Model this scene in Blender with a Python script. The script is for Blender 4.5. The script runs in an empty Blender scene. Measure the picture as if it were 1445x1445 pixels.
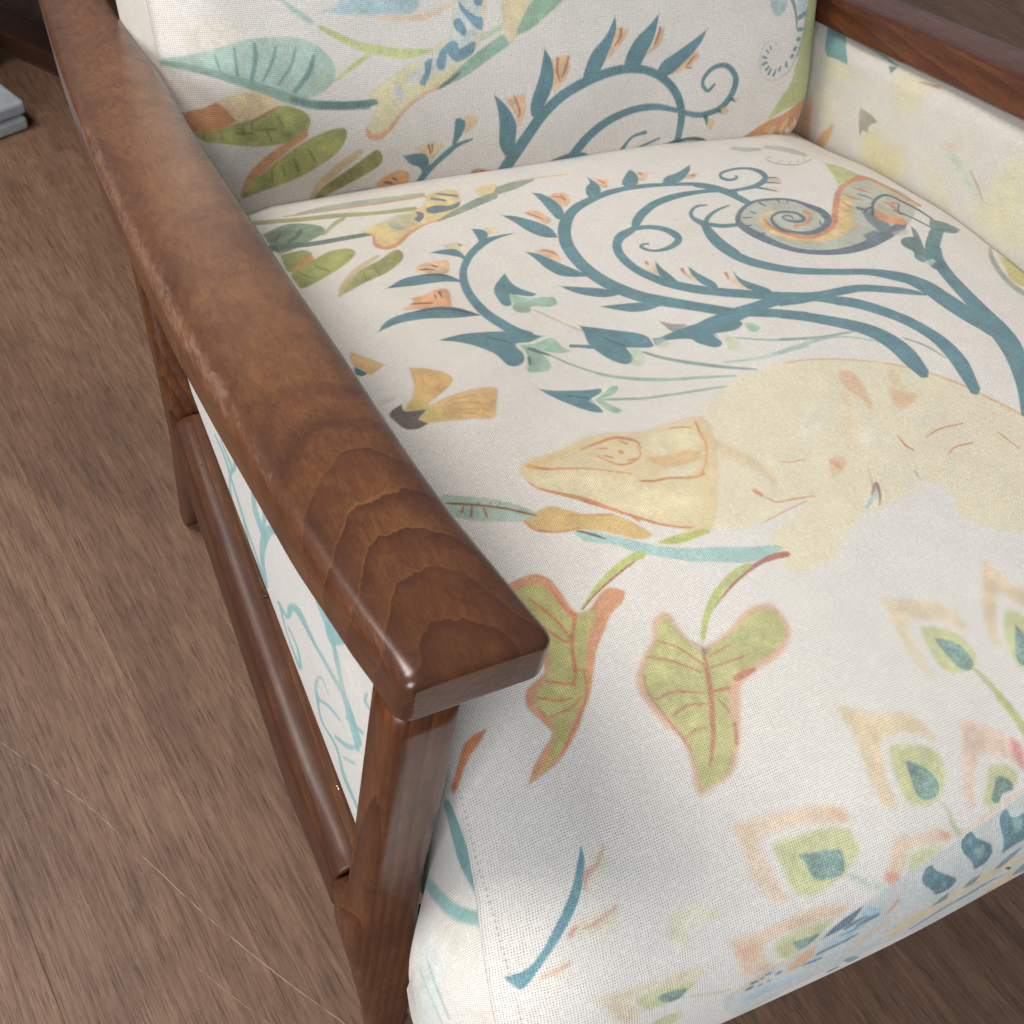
import bpy, bmesh, math, random
import numpy as np
from mathutils import Matrix, Vector

random.seed(7)
rng = np.random.default_rng(11)
scn = bpy.context.scene
COL = scn.collection

# ------------------------------------------------------------------ camera
# pose solved from the photograph (1445 px square); x = across the seat,
# y = front to back, z = up, origin on the floor below the near arm's front end
PXF, PXC = 1413.2, 722.5
CAM = np.array([-0.08648, -0.12408, 0.88644])
CR = np.array([[0.9001476, -0.4117339, 0.1421602],
               [-0.2528215, -0.7596199, -0.5992152],
               [0.3547049, 0.5034410, -0.7878652]])     # rows: right, down, forward
cd = bpy.data.cameras.new('camera')
cam = bpy.data.objects.new('camera', cd)
COL.objects.link(cam)
M = Matrix([[CR[0][i], -CR[1][i], -CR[2][i], CAM[i]] for i in range(3)] + [[0, 0, 0, 1]])
cam.matrix_world = M
cd.sensor_width = 36.0
cd.sensor_fit = 'HORIZONTAL'
cd.lens = 36.0 * PXF / 1445.0
cd.clip_start = 0.01
cd.clip_end = 60.0
cd.dof.use_dof = True
cd.dof.focus_distance = 0.50
cd.dof.aperture_fstop = 45.0
scn.camera = cam

# ------------------------------------------------------------------ light
world = bpy.data.worlds.new('World')
scn.world = world
world.use_nodes = True
world.node_tree.nodes['Background'].inputs[0].default_value = (0.80, 0.88, 1.0, 1)
world.node_tree.nodes['Background'].inputs[1].default_value = 0.34


def area(name, loc, target, sx, sy, power, colour):
    ld = bpy.data.lights.new(name, 'AREA')
    ld.shape = 'RECTANGLE'
    ld.size, ld.size_y = sx, sy
    ld.energy = power
    ld.color = colour
    o = bpy.data.objects.new(name, ld)
    COL.objects.link(o)
    o.location = loc
    o.rotation_euler = (Vector(target) - Vector(loc)).to_track_quat('-Z', 'Y').to_euler()
    return o


area('window_light', (-1.5, -1.45, 1.45), (0.28, 0.50, 0.45), 1.0, 1.0, 56, (0.88, 0.94, 1.0))
area('ceiling_light', (-1.0, 0.95, 2.25), (0.25, 0.2, 0.4), 0.95, 0.80, 50, (1.0, 0.97, 0.92))

vs = scn.view_settings
vs.view_transform = 'Standard'
vs.look = 'None'
vs.exposure = -0.18
vs.gamma = 1.0
vs.use_curve_mapping = False
scn.cycles.max_bounces = 5
scn.cycles.diffuse_bounces = 4
scn.cycles.glossy_bounces = 3
scn.render.resolution_x = 1024
scn.render.resolution_y = 1024


# ------------------------------------------------------------------ helpers
def lin(c):
    r = []
    for v in c[:3]:
        v = v / 255.0
        r.append(v / 12.92 if v <= 0.04045 else ((v + 0.055) / 1.055) ** 2.4)
    return (r[0], r[1], r[2], 1.0)


class NT:
    """tiny node-tree builder"""
    def __init__(self, name):
        self.mat = bpy.data.materials.new(name)
        self.mat.use_nodes = True
        self.t = self.mat.node_tree
        self.b = self.t.nodes['Principled BSDF']
        self.out = self.t.nodes['Material Output']

    def n(self, typ, **kw):
        nd = self.t.nodes.new(typ)
        for k, v in kw.items():
            setattr(nd, k, v)
        return nd

    def put(self, sock, v):
        if v is None:
            return
        if hasattr(v, 'is_output') or isinstance(v, bpy.types.NodeSocket):
            self.t.links.new(v, sock)
        else:
            sock.default_value = v

    def m(self, op, a, b=None, c=None, clamp=False):
        nd = self.n('ShaderNodeMath', operation=op, use_clamp=clamp)
        self.put(nd.inputs[0], a)
        self.put(nd.inputs[1], b)
        self.put(nd.inputs[2], c)
        return nd.outputs[0]

    def mix(self, f, a, b, blend='MIX'):
        nd = self.n('ShaderNodeMix', data_type='RGBA', blend_type=blend)
        self.put(nd.inputs[0], f)
        self.put(nd.inputs[6], a)
        self.put(nd.inputs[7], b)
        return nd.outputs[2]

    def noise(self, vec, scale, detail=3.0, rough=0.55, dist=0.0):
        nd = self.n('ShaderNodeTexNoise')
        self.put(nd.inputs['Vector'], vec)
        nd.inputs['Scale'].default_value = scale
        nd.inputs['Detail'].default_value = detail
        nd.inputs['Roughness'].default_value = rough
        nd.inputs['Distortion'].default_value = dist
        return nd.outputs[0]

    def mapping(self, vec, scale=(1, 1, 1), loc=(0, 0, 0), rot=(0, 0, 0)):
        nd = self.n('ShaderNodeMapping')
        self.put(nd.inputs[0], vec)
        self.put(nd.inputs[1], loc)
        nd.inputs[2].default_value = rot
        nd.inputs[3].default_value = scale
        return nd.outputs[0]

    def ramp(self, f, stops):
        nd = self.n('ShaderNodeValToRGB')
        self.put(nd.inputs[0], f)
        e = nd.color_ramp.elements
        while len(e) < len(stops):
            e.new(0.5)
        for el, (p, c) in zip(e, stops):
            el.position = p
            el.color = c
        return nd.outputs[0]

    def step(self, v, a, b):
        nd = self.n('ShaderNodeMapRange', interpolation_type='SMOOTHSTEP')
        self.put(nd.inputs[0], v)
        nd.inputs[1].default_value = a
        nd.inputs[2].default_value = b
        return nd.outputs[0]

    def bump(self, h, dist, strength=1.0, normal=None):
        nd = self.n('ShaderNodeBump')
        nd.inputs['Strength'].default_value = strength
        nd.inputs['Distance'].default_value = dist
        self.put(nd.inputs['Height'], h)
        if normal is not None:
            self.put(nd.inputs['Normal'], normal)
        return nd.outputs[0]


def link(name, me, mat=None, parent=None):
    o = bpy.data.objects.new(name, me)
    COL.objects.link(o)
    if mat is not None and me is not None and not me.materials:
        me.materials.append(mat)
    if parent is not None:
        o.parent = parent
    return o


def tag(o, label, cat, group=None):
    o['label'] = label
    o['category'] = cat
    if group:
        o['group'] = group
    return o


def grid_mesh(name, P, uv=None, closed_u=False, smooth=True, flip=False, attr=None):
    """P: (ny, nx, 3) vertex grid -> quad mesh; uv: (ny, nx, 2)"""
    ny, nx = P.shape[:2]
    idx = np.arange(ny * nx).reshape(ny, nx)
    if closed_u:
        idx = np.concatenate([idx, idx[:, :1]], 1)
    a, b, c, d = idx[:-1, :-1], idx[:-1, 1:], idx[1:, 1:], idx[1:, :-1]
    F = np.stack([a, b, c, d] if not flip else [a, d, c, b], -1).reshape(-1, 4)
    me = bpy.data.meshes.new(name)
    me.from_pydata(P.reshape(-1, 3).tolist(), [], F.tolist())
    if uv is not None:
        ul = me.uv_layers.new(name='UVMap')
        ul.data.foreach_set('uv', uv.reshape(-1, 2)[F.reshape(-1)].astype(np.float32).reshape(-1))
    if attr:
        for k, v in attr.items():
            at = me.attributes.new(k, 'FLOAT', 'POINT')
            at.data.foreach_set('value', v.reshape(-1).astype(np.float32))
    if smooth:
        me.polygons.foreach_set('use_smooth', [True] * len(me.polygons))
    me.update()
    return me


def box_mesh(name, lo, hi, bevel=0.0, seg=2):
    bm = bmesh.new()
    bmesh.ops.create_cube(bm, size=1.0)
    for v in bm.verts:
        for i in range(3):
            v.co[i] = lo[i] + (v.co[i] + 0.5) * (hi[i] - lo[i])
    if bevel > 0:
        bmesh.ops.bevel(bm, geom=list(bm.edges), offset=bevel, segments=seg, profile=0.6, affect='EDGES')
    me = bpy.data.meshes.new(name)
    bm.to_mesh(me)
    bm.free()
    return me


def cr(pts, n=8, closed=False):
    """Catmull-Rom through pts (k, d); repeated points give a corner"""
    p = np.asarray(pts, float)
    if closed:
        q = np.concatenate([p[-1:], p, p[:2]])
    else:
        q = np.concatenate([p[:1] * 2 - p[1:2], p, p[-1:] * 2 - p[-2:-1]])
    out = []
    t = np.linspace(0, 1, n, endpoint=False)[:, None]
    for i in range(1, len(q) - 2):
        a, b, c, d = q[i - 1], q[i], q[i + 1], q[i + 2]
        out.append(0.5 * (2 * b + (c - a) * t + (2 * a - 5 * b + 4 * c - d) * t * t + (3 * b - a - 3 * c + d) * t ** 3))
    if not closed:
        out.append(p[-1:])
    return np.concatenate(out)


def project(P):
    q = (P - CAM) @ CR.T
    return np.stack([PXF * q[..., 0] / q[..., 2] + PXC, PXF * q[..., 1] / q[..., 2] + PXC], -1)


def sst(x, a, b):
    t = np.clip((np.asarray(x, float) - a) / (b - a), 0, 1)
    return t * t * (3 - 2 * t)


# ------------------------------------------------------------------ materials
def fabric_material(name, image, wm, hm, pitch=0.00120):
    """printed linen: image = generated print, weave is procedural"""
    k = NT(name)
    uv = k.n('ShaderNodeUVMap').outputs[0]
    tex = k.n('ShaderNodeTexImage', image=image, extension='EXTEND')
    wob = k.n('ShaderNodeTexNoise')
    k.put(wob.inputs['Vector'], k.mapping(uv, (wm, hm, 1)))
    wob.inputs['Scale'].default_value = 900
    wob.inputs['Detail'].default_value = 2
    dv = k.n('ShaderNodeVectorMath', operation='MULTIPLY_ADD')
    k.put(dv.inputs[0], wob.outputs[1])
    dv.inputs[1].default_value = (0.0011 / wm, 0.0011 / hm, 0)
    sub = k.n('ShaderNodeVectorMath', operation='SUBTRACT')
    k.put(sub.inputs[0], uv)
    sub.inputs[1].default_value = (0.00055 / wm, 0.00055 / hm, 0)
    k.put(dv.inputs[2], sub.outputs[0])
    k.put(tex.inputs[0], dv.outputs[0])
    sep = k.n('ShaderNodeSeparateXYZ')
    k.put(sep.inputs[0], uv)
    U = k.m('MULTIPLY', sep.outputs[0], wm)
    V = k.m('MULTIPLY', sep.outputs[1], hm)
    met = k.mapping(uv, (wm, hm, 1))
    n1 = k.noise(met, 60, 2)
    X = k.m('ADD', k.m('MULTIPLY', U, math.pi / pitch), k.m('ADD', k.m('MULTIPLY', n1, 5.0), k.m('MULTIPLY', k.noise(met, 330, 2), 1.3)))
    Y = k.m('ADD', k.m('MULTIPLY', V, math.pi / (pitch * 1.04)), k.m('ADD', k.m('MULTIPLY', k.noise(met, 47, 2), 5.0), k.m('MULTIPLY', k.noise(met, 290, 2), 1.3)))
    sx, sy = k.m('SINE', X), k.m('SINE', Y)
    c = k.m('MULTIPLY', sx, sy)
    ax, ay = k.m('ABSOLUTE', sx), k.m('ABSOLUTE', sy)
    # slubs: single threads a bit thicker / lighter
    slx = k.noise(k.mapping(met, (900, 14, 1)), 1.0, 2)
    sly = k.noise(k.mapping(met, (14, 900, 1)), 1.0, 2)
    h = k.m('MAXIMUM', k.m('MULTIPLY', ax, k.m('MULTIPLY_ADD', c, 0.3, 0.7)),
            k.m('MULTIPLY', ay, k.m('MULTIPLY_ADD', c, -0.3, 0.7)))
    hole = k.m('MULTIPLY', k.m('SUBTRACT', 1.0, ax), k.m('SUBTRACT', 1.0, ay))
    hole = k.step(hole, 0.06, 0.50)
    hole = k.m('MULTIPLY', hole, k.step(k.noise(met, 420, 2), 0.22, 0.60))
    col = tex.outputs[0]
    loss = k.step(k.noise(met, 1150, 1, 0.7), 0.50, 0.72)
    col = k.mix(k.m('MULTIPLY', loss, 0.26), col, (0.80, 0.765, 0.72, 1))
    col = k.mix(k.m('MULTIPLY', hole, 0.74), col, (0.15, 0.115, 0.088, 1), 'MIX')
    thr = k.m('ADD', k.m('MULTIPLY', k.step(slx, 0.62, 0.78), 0.5), k.m('MULTIPLY', k.step(sly, 0.62, 0.78), 0.5))
    col = k.mix(k.m('MULTIPLY', thr, 0.42), col, (0.80, 0.78, 0.73, 1))
    drk = k.m('ADD', k.m('MULTIPLY', k.step(slx, 0.42, 0.25), 0.5), k.m('MULTIPLY', k.step(sly, 0.42, 0.25), 0.5))
    col = k.mix(k.m('MULTIPLY', drk, 0.13), col, (0.30, 0.26, 0.22, 1))
    fine = k.noise(met, 1500, 1, 0.6)
    col = k.mix(0.35, col, k.mix(1.0, col, k.ramp(fine, [(0.3, (0.72, 0.71, 0.70, 1)), (0.7, (1, 1, 1, 1))]), 'MULTIPLY'))
    k.put(k.b.inputs['Base Color'], col)
    k.b.inputs['Roughness'].default_value = 0.85
    k.b.inputs['Specular IOR Level'].default_value = 0.25
    k.b.inputs['Sheen Weight'].default_value = 0.12
    hh = k.m('ADD', h, k.m('MULTIPLY', thr, 0.5))
    hh = k.m('ADD', hh, k.m('MULTIPLY', fine, 0.5))
    nrm = k.bump(hh, 0.00030, 0.8)
    nrm = k.bump(k.noise(met, 22, 3), 0.0022, 0.35, nrm)
    k.put(k.b.inputs['Normal'], nrm)
    return k.mat


def wood_material(name, dark, mid, light, axis=1, rings=True, rough=0.3, worn=True, seed=0.0, gloss=0.36):
    """old lacquered hardwood; grain along the given object axis"""
    k = NT(name)
    tc = k.n('ShaderNodeTexCoord').outputs['Object']
    if axis == 2:
        tc = k.mapping(tc, rot=(math.radians(90), 0, 0))
    p = k.mapping(tc, loc=(seed, seed * 1.7, seed * 0.6))
    sep = k.n('ShaderNodeSeparateXYZ')
    k.put(sep.inputs[0], tc)
    x, y = sep.outputs[0], sep.outputs[1]
    big = k.noise(k.mapping(p, (14, 5, 14)), 1.0, 3, 0.5)
    fibre = k.noise(k.mapping(p, (420, 14, 420)), 1.0, 3, 0.6, 0.4)
    fib2 = k.noise(k.mapping(p, (1500, 45, 1500)), 1.0, 2, 0.6)
    blot = k.noise(k.mapping(p, (30, 17, 30)), 1.0, 5, 0.68, 1.2)
    if rings:
        # flat-sawn figure: arches across the board near its front end, one strong dark band behind them
        xx = k.m('MULTIPLY', k.m('SUBTRACT', x, -0.004), k.m('SUBTRACT', x, -0.004))
        lev = k.m('ADD', y, k.m('MULTIPLY', xx, 38.0))
        wig = k.noise(k.mapping(p, (30, 16, 30)), 1.0, 3, 0.5)
        lev = k.m('ADD', lev, k.m('MULTIPLY', k.m('SUBTRACT', wig, 0.5), 0.030))
        fr = k.m('FRACT', k.m('ADD', k.m('MULTIPLY', lev, 46.0), k.m('ADD', k.m('MULTIPLY', big, 2.2), k.m('MULTIPLY', fibre, 0.22))))
        f = k.m('POWER', fr, 1.8)
        fade = k.step(k.m('ADD', lev, k.m('MULTIPLY', big, 0.05)), 0.165, 0.10)
        amp = k.m('MULTIPLY', k.m('MULTIPLY_ADD', fade, 0.38, 0.06), k.step(k.noise(k.mapping(p, (26, 40, 26)), 1.0, 2), 0.25, 0.62))
        f = k.m('MULTIPLY', f, amp)
        line = k.m('MULTIPLY', k.m('MULTIPLY', k.step(fr, 0.78, 0.96), k.step(fr, 1.0, 0.97)), k.m('MULTIPLY', fade, k.m('MULTIPLY', blot, 0.75)))
        pale = k.m('MULTIPLY', k.m('MULTIPLY', k.step(fr, 0.10, 0.035), k.step(fr, 0.0, 0.02)), k.m('MULTIPLY', fade, k.step(wig, 0.36, 0.62)))
        dband = k.m('MULTIPLY', k.step(lev, 0.118, 0.124), k.step(lev, 0.137, 0.127))
        line = k.m('MAXIMUM', line, k.m('MULTIPLY', dband, k.step(big, 0.30, 0.52)))
    else:
        lev = k.m('ADD', k.m('MULTIPLY', x, 1.0), k.m('ADD', k.m('MULTIPLY', sep.outputs[2], 0.5), k.m('MULTIPLY', k.noise(k.mapping(p, (10, 1.6, 10)), 1.0, 2), 0.03)))
        fr = k.m('FRACT', k.m('MULTIPLY', lev, 150.0))
        f = k.m('MULTIPLY', k.m('POWER', fr, 1.6), 0.34)
        line = k.m('MULTIPLY', k.step(fr, 0.80, 1.0), 0.22)
    v = k.m('ADD', f, k.m('MULTIPLY', k.m('SUBTRACT', blot, 0.5), 0.78 if rings else 0.55))
    v = k.m('ADD', v, k.m('MULTIPLY', k.m('SUBTRACT', fibre, 0.5), 0.42 if rings else 0.75))
    v = k.m('ADD', v, k.m('MULTIPLY', k.m('SUBTRACT', fib2, 0.5), 0.50))
    col = k.ramp(k.m('ADD', v, 0.28, clamp=True), [(0.0, light), (0.42, mid), (1.0, dark)])
    col = k.mix(k.m('MULTIPLY', line, 0.45), col, dark)
    if rings:
        col = k.mix(k.m('MULTIPLY', pale, 0.55), col, (0.30, 0.12, 0.035, 1))
        front = k.step(k.m('ADD', y, k.m('MULTIPLY', blot, 0.08)), 0.15, 0.02)  # front end painted darker, standing in for the sheen it lacks
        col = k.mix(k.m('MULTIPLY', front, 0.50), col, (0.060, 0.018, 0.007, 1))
    mott = k.noise(k.mapping(p, (120, 70, 120)), 1.0, 3, 0.75)
    col = k.mix(k.m('MULTIPLY', k.step(mott, 0.50, 0.74), 0.30), col, dark)
    # small dents and specks
    sp = k.noise(k.mapping(p, (260, 130, 260)), 1.0, 2, 0.5)
    spk = k.step(sp, 0.73, 0.80)
    col = k.mix(k.m('MULTIPLY', spk, 0.75), col, (0.012, 0.006, 0.004, 1))
    rr = k.m('MULTIPLY_ADD', blot, 0.22, rough - 0.10)
    if worn:
        at = k.n('ShaderNodeAttribute', attribute_name='wear')
        w = at.outputs['Fac']
        wn = k.noise(k.mapping(p, (330, 70, 330)), 1.0, 3, 0.75, 0.8)
        pt = k.noise(k.mapping(p, (60, 26, 60)), 1.0, 3, 0.6)
        ws = k.m('ADD', k.m('MULTIPLY', w, 0.55), k.m('ADD', k.m('MULTIPLY', wn, 0.85), k.m('MULTIPLY', pt, 0.40)))
        wf = k.step(ws, 0.98, 1.22)
        col = k.mix(k.m('MULTIPLY', k.step(ws, 0.80, 1.05), 0.40), col, (0.20, 0.075, 0.042, 1))
        col = k.mix(k.m('MULTIPLY', wf, 0.52), col, (0.36, 0.22, 0.135, 1))
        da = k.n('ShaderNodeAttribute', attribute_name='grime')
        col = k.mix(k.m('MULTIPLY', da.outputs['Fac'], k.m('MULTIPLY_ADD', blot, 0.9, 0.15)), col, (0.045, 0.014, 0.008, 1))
        rr = k.m('ADD', rr, k.m('MULTIPLY', wf, 0.22))
    k.put(k.b.inputs['Base Color'], col)
    k.put(k.b.inputs['Roughness'], rr)
    k.b.inputs['Specular IOR Level'].default_value = gloss
    k.b.inputs['Coat Weight'].default_value = 0.10
    k.b.inputs['Coat Roughness'].default_value = 0.22
    hgt = k.m('ADD', k.m('MULTIPLY', fibre, 0.6), k.m('MULTIPLY', blot, 0.8))
    hgt = k.m('SUBTRACT', hgt, k.m('MULTIPLY', spk, 1.2))
    hgt = k.m('ADD', hgt, k.m('MULTIPLY', k.noise(p, 140, 3), 0.6))
    k.put(k.b.inputs['Normal'], k.bump(hgt, 0.0005, 0.22))
    return k.mat


def floor_material():
    k = NT('floor_vinyl')
    tc = k.n('ShaderNodeTexCoord').outputs['Object']
    oi = k.n('ShaderNodeObjectInfo')
    off = k.n('ShaderNodeCombineXYZ')
    k.put(off.inputs[0], k.m('MULTIPLY', oi.outputs['Random'], 7.3))
    k.put(off.inputs[1], k.m('MULTIPLY', oi.outputs['Random'], 31.7))
    ad = k.n('ShaderNodeVectorMath', operation='ADD')
    k.put(ad.inputs[0], tc)
    k.put(ad.inputs[1], off.outputs[0])
    p = ad.outputs[0]
    bn = k.noise(k.mapping(p, (9, 2.2, 1)), 1.0, 4, 0.55, 0.7)
    sep = k.n('ShaderNodeSeparateXYZ')
    k.put(sep.inputs[0], p)
    lev = k.m('ADD', k.m('MULTIPLY', sep.outputs[0], 16.0), k.m('MULTIPLY', bn, 7.0))
    cath = k.m('ABSOLUTE', k.m('SINE', k.m('MULTIPLY', lev, 3.0)))
    fib = k.noise(k.mapping(p, (300, 12, 1)), 1.0, 4, 0.65, 0.5)
    fib2 = k.noise(k.mapping(p, (1100, 55, 1)), 1.0, 3, 0.7)
    pores = k.step(k.noise(k.mapping(p, (760, 30, 1)), 1.0, 2, 0.6), 0.57, 0.64)
    v = k.m('ADD', k.m('MULTIPLY', fib, 0.75), k.m('MULTIPLY', k.m('SUBTRACT', bn, 0.5), 0.45))
    v = k.m('ADD', v, k.m('MULTIPLY', k.m('SUBTRACT', fib2, 0.26), 0.50))
    v = k.m('ADD', v, k.m('MULTIPLY', k.m('POWER', cath, 5.0), 0.09))
    col = k.ramp(v, [(0.20, (0.310, 0.178, 0.112, 1)), (0.54, (0.182, 0.098, 0.059, 1)), (0.95, (0.050, 0.028, 0.020, 1))])
    grey = k.step(k.noise(k.mapping(p, (7, 1.2, 1)), 1.0, 3), 0.52, 0.72)
    col = k.mix(k.m('MULTIPLY', grey, 0.38), col, (0.085, 0.057, 0.040, 1))
    col = k.mix(k.m('MULTIPLY', pores, 0.50), col, (0.038, 0.020, 0.014, 1))
    # knots
    vor = k.n('ShaderNodeTexVoronoi')
    k.put(vor.inputs['Vector'], k.mapping(p, (7.5, 3.4, 1)))
    vor.inputs['Scale'].default_value = 1.0
    kn = k.m('MULTIPLY', k.step(vor.outputs['Distance'], 0.085, 0.02), k.step(k.noise(p, 60, 2), 0.40, 0.58))
    col = k.mix(k.m('MULTIPLY', kn, 0.75), col, (0.045, 0.030, 0.026, 1))
    var = k.m('MULTIPLY_ADD', oi.outputs['Random'], 0.10, 0.95)
    vc = k.n('ShaderNodeCombineColor')
    for i in range(3):
        k.put(vc.inputs[i], var)
    col = k.mix(1.0, col, vc.outputs[0], 'MULTIPLY')
    k.put(k.b.inputs['Base Color'], col)
    k.put(k.b.inputs['Roughness'], k.m('MULTIPLY_ADD', fib, 0.25, 0.42))
    k.b.inputs['Specular IOR Level'].default_value = 0.35
    k.put(k.b.inputs['Normal'], k.bump(k.m('SUBTRACT', fib, k.m('MULTIPLY', pores, 0.5)), 0.0005, 0.4))
    return k.mat


def plain(name, col, rough=0.5, spec=0.4, metal=0.0, bump=None):
    k = NT(name)
    tc = k.n('ShaderNodeTexCoord').outputs['Object']
    nz = k.noise(tc, 45, 4, 0.6)
    k.put(k.b.inputs['Base Color'], k.mix(1.0, col, k.ramp(nz, [(0.25, (0.78, 0.78, 0.78, 1)), (0.8, (1.1, 1.1, 1.1, 1))]), 'MULTIPLY'))
    k.b.inputs['Roughness'].default_value = rough
    k.b.inputs['Specular IOR Level'].default_value = spec
    k.b.inputs['Metallic'].default_value = metal
    if bump:
        k.put(k.b.inputs['Normal'], k.bump(k.noise(tc, 400, 3), bump, 0.5))
    return k.mat


# ------------------------------------------------------------------ the setting: floor
PLANK_W, PLANK_A = 0.147, math.radians(9.5)
MAT_FLOOR = floor_material()
sub = box_mesh('floor', (-3.0, -3.0, -0.03), (4.5, 4.5, -0.0052))
floor = link('floor', sub, plain('floor_gap', (0.05, 0.034, 0.026, 1), 0.9, 0.1))
floor['kind'] = 'structure'
PL = 1.83
plank_me = box_mesh('plank', (-PLANK_W / 2 + 0.00006, -PL / 2 + 0.00006, -0.005), (PLANK_W / 2 - 0.00006, PL / 2 - 0.00006, 0.0), 0.00025, 1)
ca, sa = math.cos(PLANK_A), math.sin(PLANK_A)
for i in range(-8, 19):
    n = -0.054 + (i + 0.5) * PLANK_W
    sh = 0.19 + 0.05 * ((i * 0.437) % 1.0) if i < 0 else (0.17 + 0.31 * i) % 1.0
    for j in range(-2, 3):
        t = (j + sh) * PL
        o = link('plank', plank_me, MAT_FLOOR, floor)
        o.location = (n * ca - t * sa, n * sa + t * ca, 0)
        o.rotation_euler = (0, 0, PLANK_A)


# ------------------------------------------------------------------ upholstery surfaces
def arclen(pts):
    d = np.concatenate([[0], np.cumsum(np.linalg.norm(np.diff(pts, axis=0), axis=1))])
    return d


class Profile:
    def __init__(self, pts):
        c = cr(pts, 24)
        s = arclen(c)
        self.L = s[-1]
        g = np.linspace(0, self.L, 600)
        self.s = g
        self.y = np.interp(g, s, c[:, 0])
        self.z = np.interp(g, s, c[:, 1])
        ty, tz = np.gradient(self.y, g), np.gradient(self.z, g)
        ln = np.hypot(ty, tz)
        self.ny, self.nz = -tz / ln, ty / ln

    def at(self, v):
        f = lambda a: np.interp(v, self.s, a)
        return f(self.y), f(self.z), f(self.ny), f(self.nz)


SEAT = Profile([(-0.030, 0.258), (-0.070, 0.266), (-0.095, 0.296), (-0.105, 0.345), (-0.102, 0.385), (-0.085, 0.418), (-0.050, 0.438),
                (0.0, 0.446), (0.10, 0.448), (0.22, 0.444), (0.34, 0.433), (0.44, 0.417), (0.53, 0.396), (0.62, 0.372)])
BACK = Profile([(0.640, 0.376), (0.590, 0.366), (0.548, 0.364), (0.520, 0.374), (0.509, 0.396), (0.512, 0.425),
                (0.527, 0.465), (0.550, 0.515), (0.585, 0.590), (0.625, 0.680), (0.655, 0.755), (0.690, 0.790), (0.730, 0.795)])


def xl_seat(y):
    return 0.022 - 0.017 * sst(-np.asarray(y), -0.03, 0.085)


def bumps(x, y, a):
    return a * (np.sin(x * 23 + y * 9 + 0.6) * np.sin(y * 19 - x * 6 + 1.1) + 0.6 * np.sin(x * 41 - y * 33) * np.sin(y * 37 + 0.4))


def seat_pt(u, v):
    u, v = np.broadcast_arrays(np.asarray(u, float), np.asarray(v, float))
    y, z, ny, nz = SEAT.at(v)
    xl = xl_seat(y)
    xr = 0.6167 - xl + 0.002 + 0.009 * sst(y, 0.40, 0.30)
    x = xl + (xr - xl) * u
    d = np.minimum(x - xl, xr - x)
    e = np.clip(1 - d / 0.055, 0, 1)
    near = (x - xl) < (xr - x)
    off = -np.where(near, 0.016, 0.007) * e ** 2.2 + 0.008 * np.sin(np.pi * np.clip(u, 0, 1)) + bumps(x, y, 0.0011)
    # corners of the cushion sink a little
    off = off - np.where(near, 0.010, 0.008) * e * sst(y, 0.38, 0.52)
    return np.stack([x, y + ny * off, z + nz * off], -1)


def back_pt(u, v):
    u, v = np.broadcast_arrays(np.asarray(u, float), np.asarray(v, float))
    y, z, ny, nz = BACK.at(v)
    xl, xr = 0.019, 0.600
    x = xl + (xr - xl) * u
    d = np.minimum(x - xl, xr - x)
    e = np.clip(1 - d / 0.050, 0, 1)
    off = -0.030 * e ** 2.4 + 0.007 * np.sin(np.pi * np.clip(u, 0, 1)) + bumps(x + 0.3, z, 0.0012)
    return np.stack([x, y + ny * off, z + nz * off], -1)


def gusset_pt(u, v):
    """near side of the seat cushion: u 0 = seam, 1 = core line"""
    u, v = np.broadcast_arrays(np.asarray(u, float), np.asarray(v, float))
    A = seat_pt(np.zeros_like(v), v)
    y, z, ny, nz = SEAT.at(v)
    A = A + np.stack([np.full_like(v, 0.0012), -ny * 0.0022, -nz * 0.0022], -1)
    ky = np.clip(y, -0.030, 0.56)
    kz = np.full_like(ky, 0.346) + np.clip(ky, 0, 1) * -0.04
    s = np.sin(np.pi / 2 * np.clip(u * 1.35, 0, 1))
    P = A + (np.stack([A[..., 0], ky, kz], -1) - A) * u[..., None]
    yp = P[..., 1]
    bul = 0.029 - 0.022 * sst(yp, -0.03, 0.03)
    P[..., 0] = xl_seat(yp) + 0.0012 - bul * s
    return P


def back_side_pt(u, v):
    """near side of the back cushion beyond its seam"""
    u, v = np.broadcast_arrays(np.asarray(u, float), np.asarray(v, float))
    A = back_pt(np.zeros_like(v), v)
    y, z, ny, nz = BACK.at(v)
    s = np.sin(np.pi / 2 * u)
    return A + np.stack([-0.012 * s + 0.001, 0.001 + 0.085 * u ** 1.3, np.full_like(u, 0.0) + 0.03 * u * (0.58 - z)], -1)


RP_Y0, RP_Y1, RP_Z0, RP_Z1 = 0.04, 0.62, 0.33, 0.60


def rpanel_pt(u, v):
    """inner face of the far side panel"""
    u, v = np.broadcast_arrays(np.asarray(u, float), np.asarray(v, float))
    y = RP_Y0 + (RP_Y1 - RP_Y0) * u
    top = 0.620 - 0.2154 * y - 0.026
    z = RP_Z0 + (top - RP_Z0) * v
    x = 0.607 + 0.007 * sst(y, 0.42, 0.28) - 0.005 * np.sin(np.pi * np.clip(v, 0, 1)) + 0.010 * sst(v, 0.88, 1.0) + bumps(y, z, 0.0012) * 0.8
    return np.stack([x, y, z], -1)


def lpanel_pt(u, v):
    """outer face of the near side panel"""
    u, v = np.broadcast_arrays(np.asarray(u, float), np.asarray(v, float))
    y = 0.030 + 0.385 * u
    top = 0.620 - 0.2154 * y - 0.024
    z = 0.340 + (top - 0.340) * v
    x = -0.0145 - 0.012 * (y - 0.03) - 0.003 * np.sin(np.pi * np.clip(v, 0, 1)) + 0.002 * sst(v, 0.15, 0)
    return np.stack([x, y, z], -1)


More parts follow.
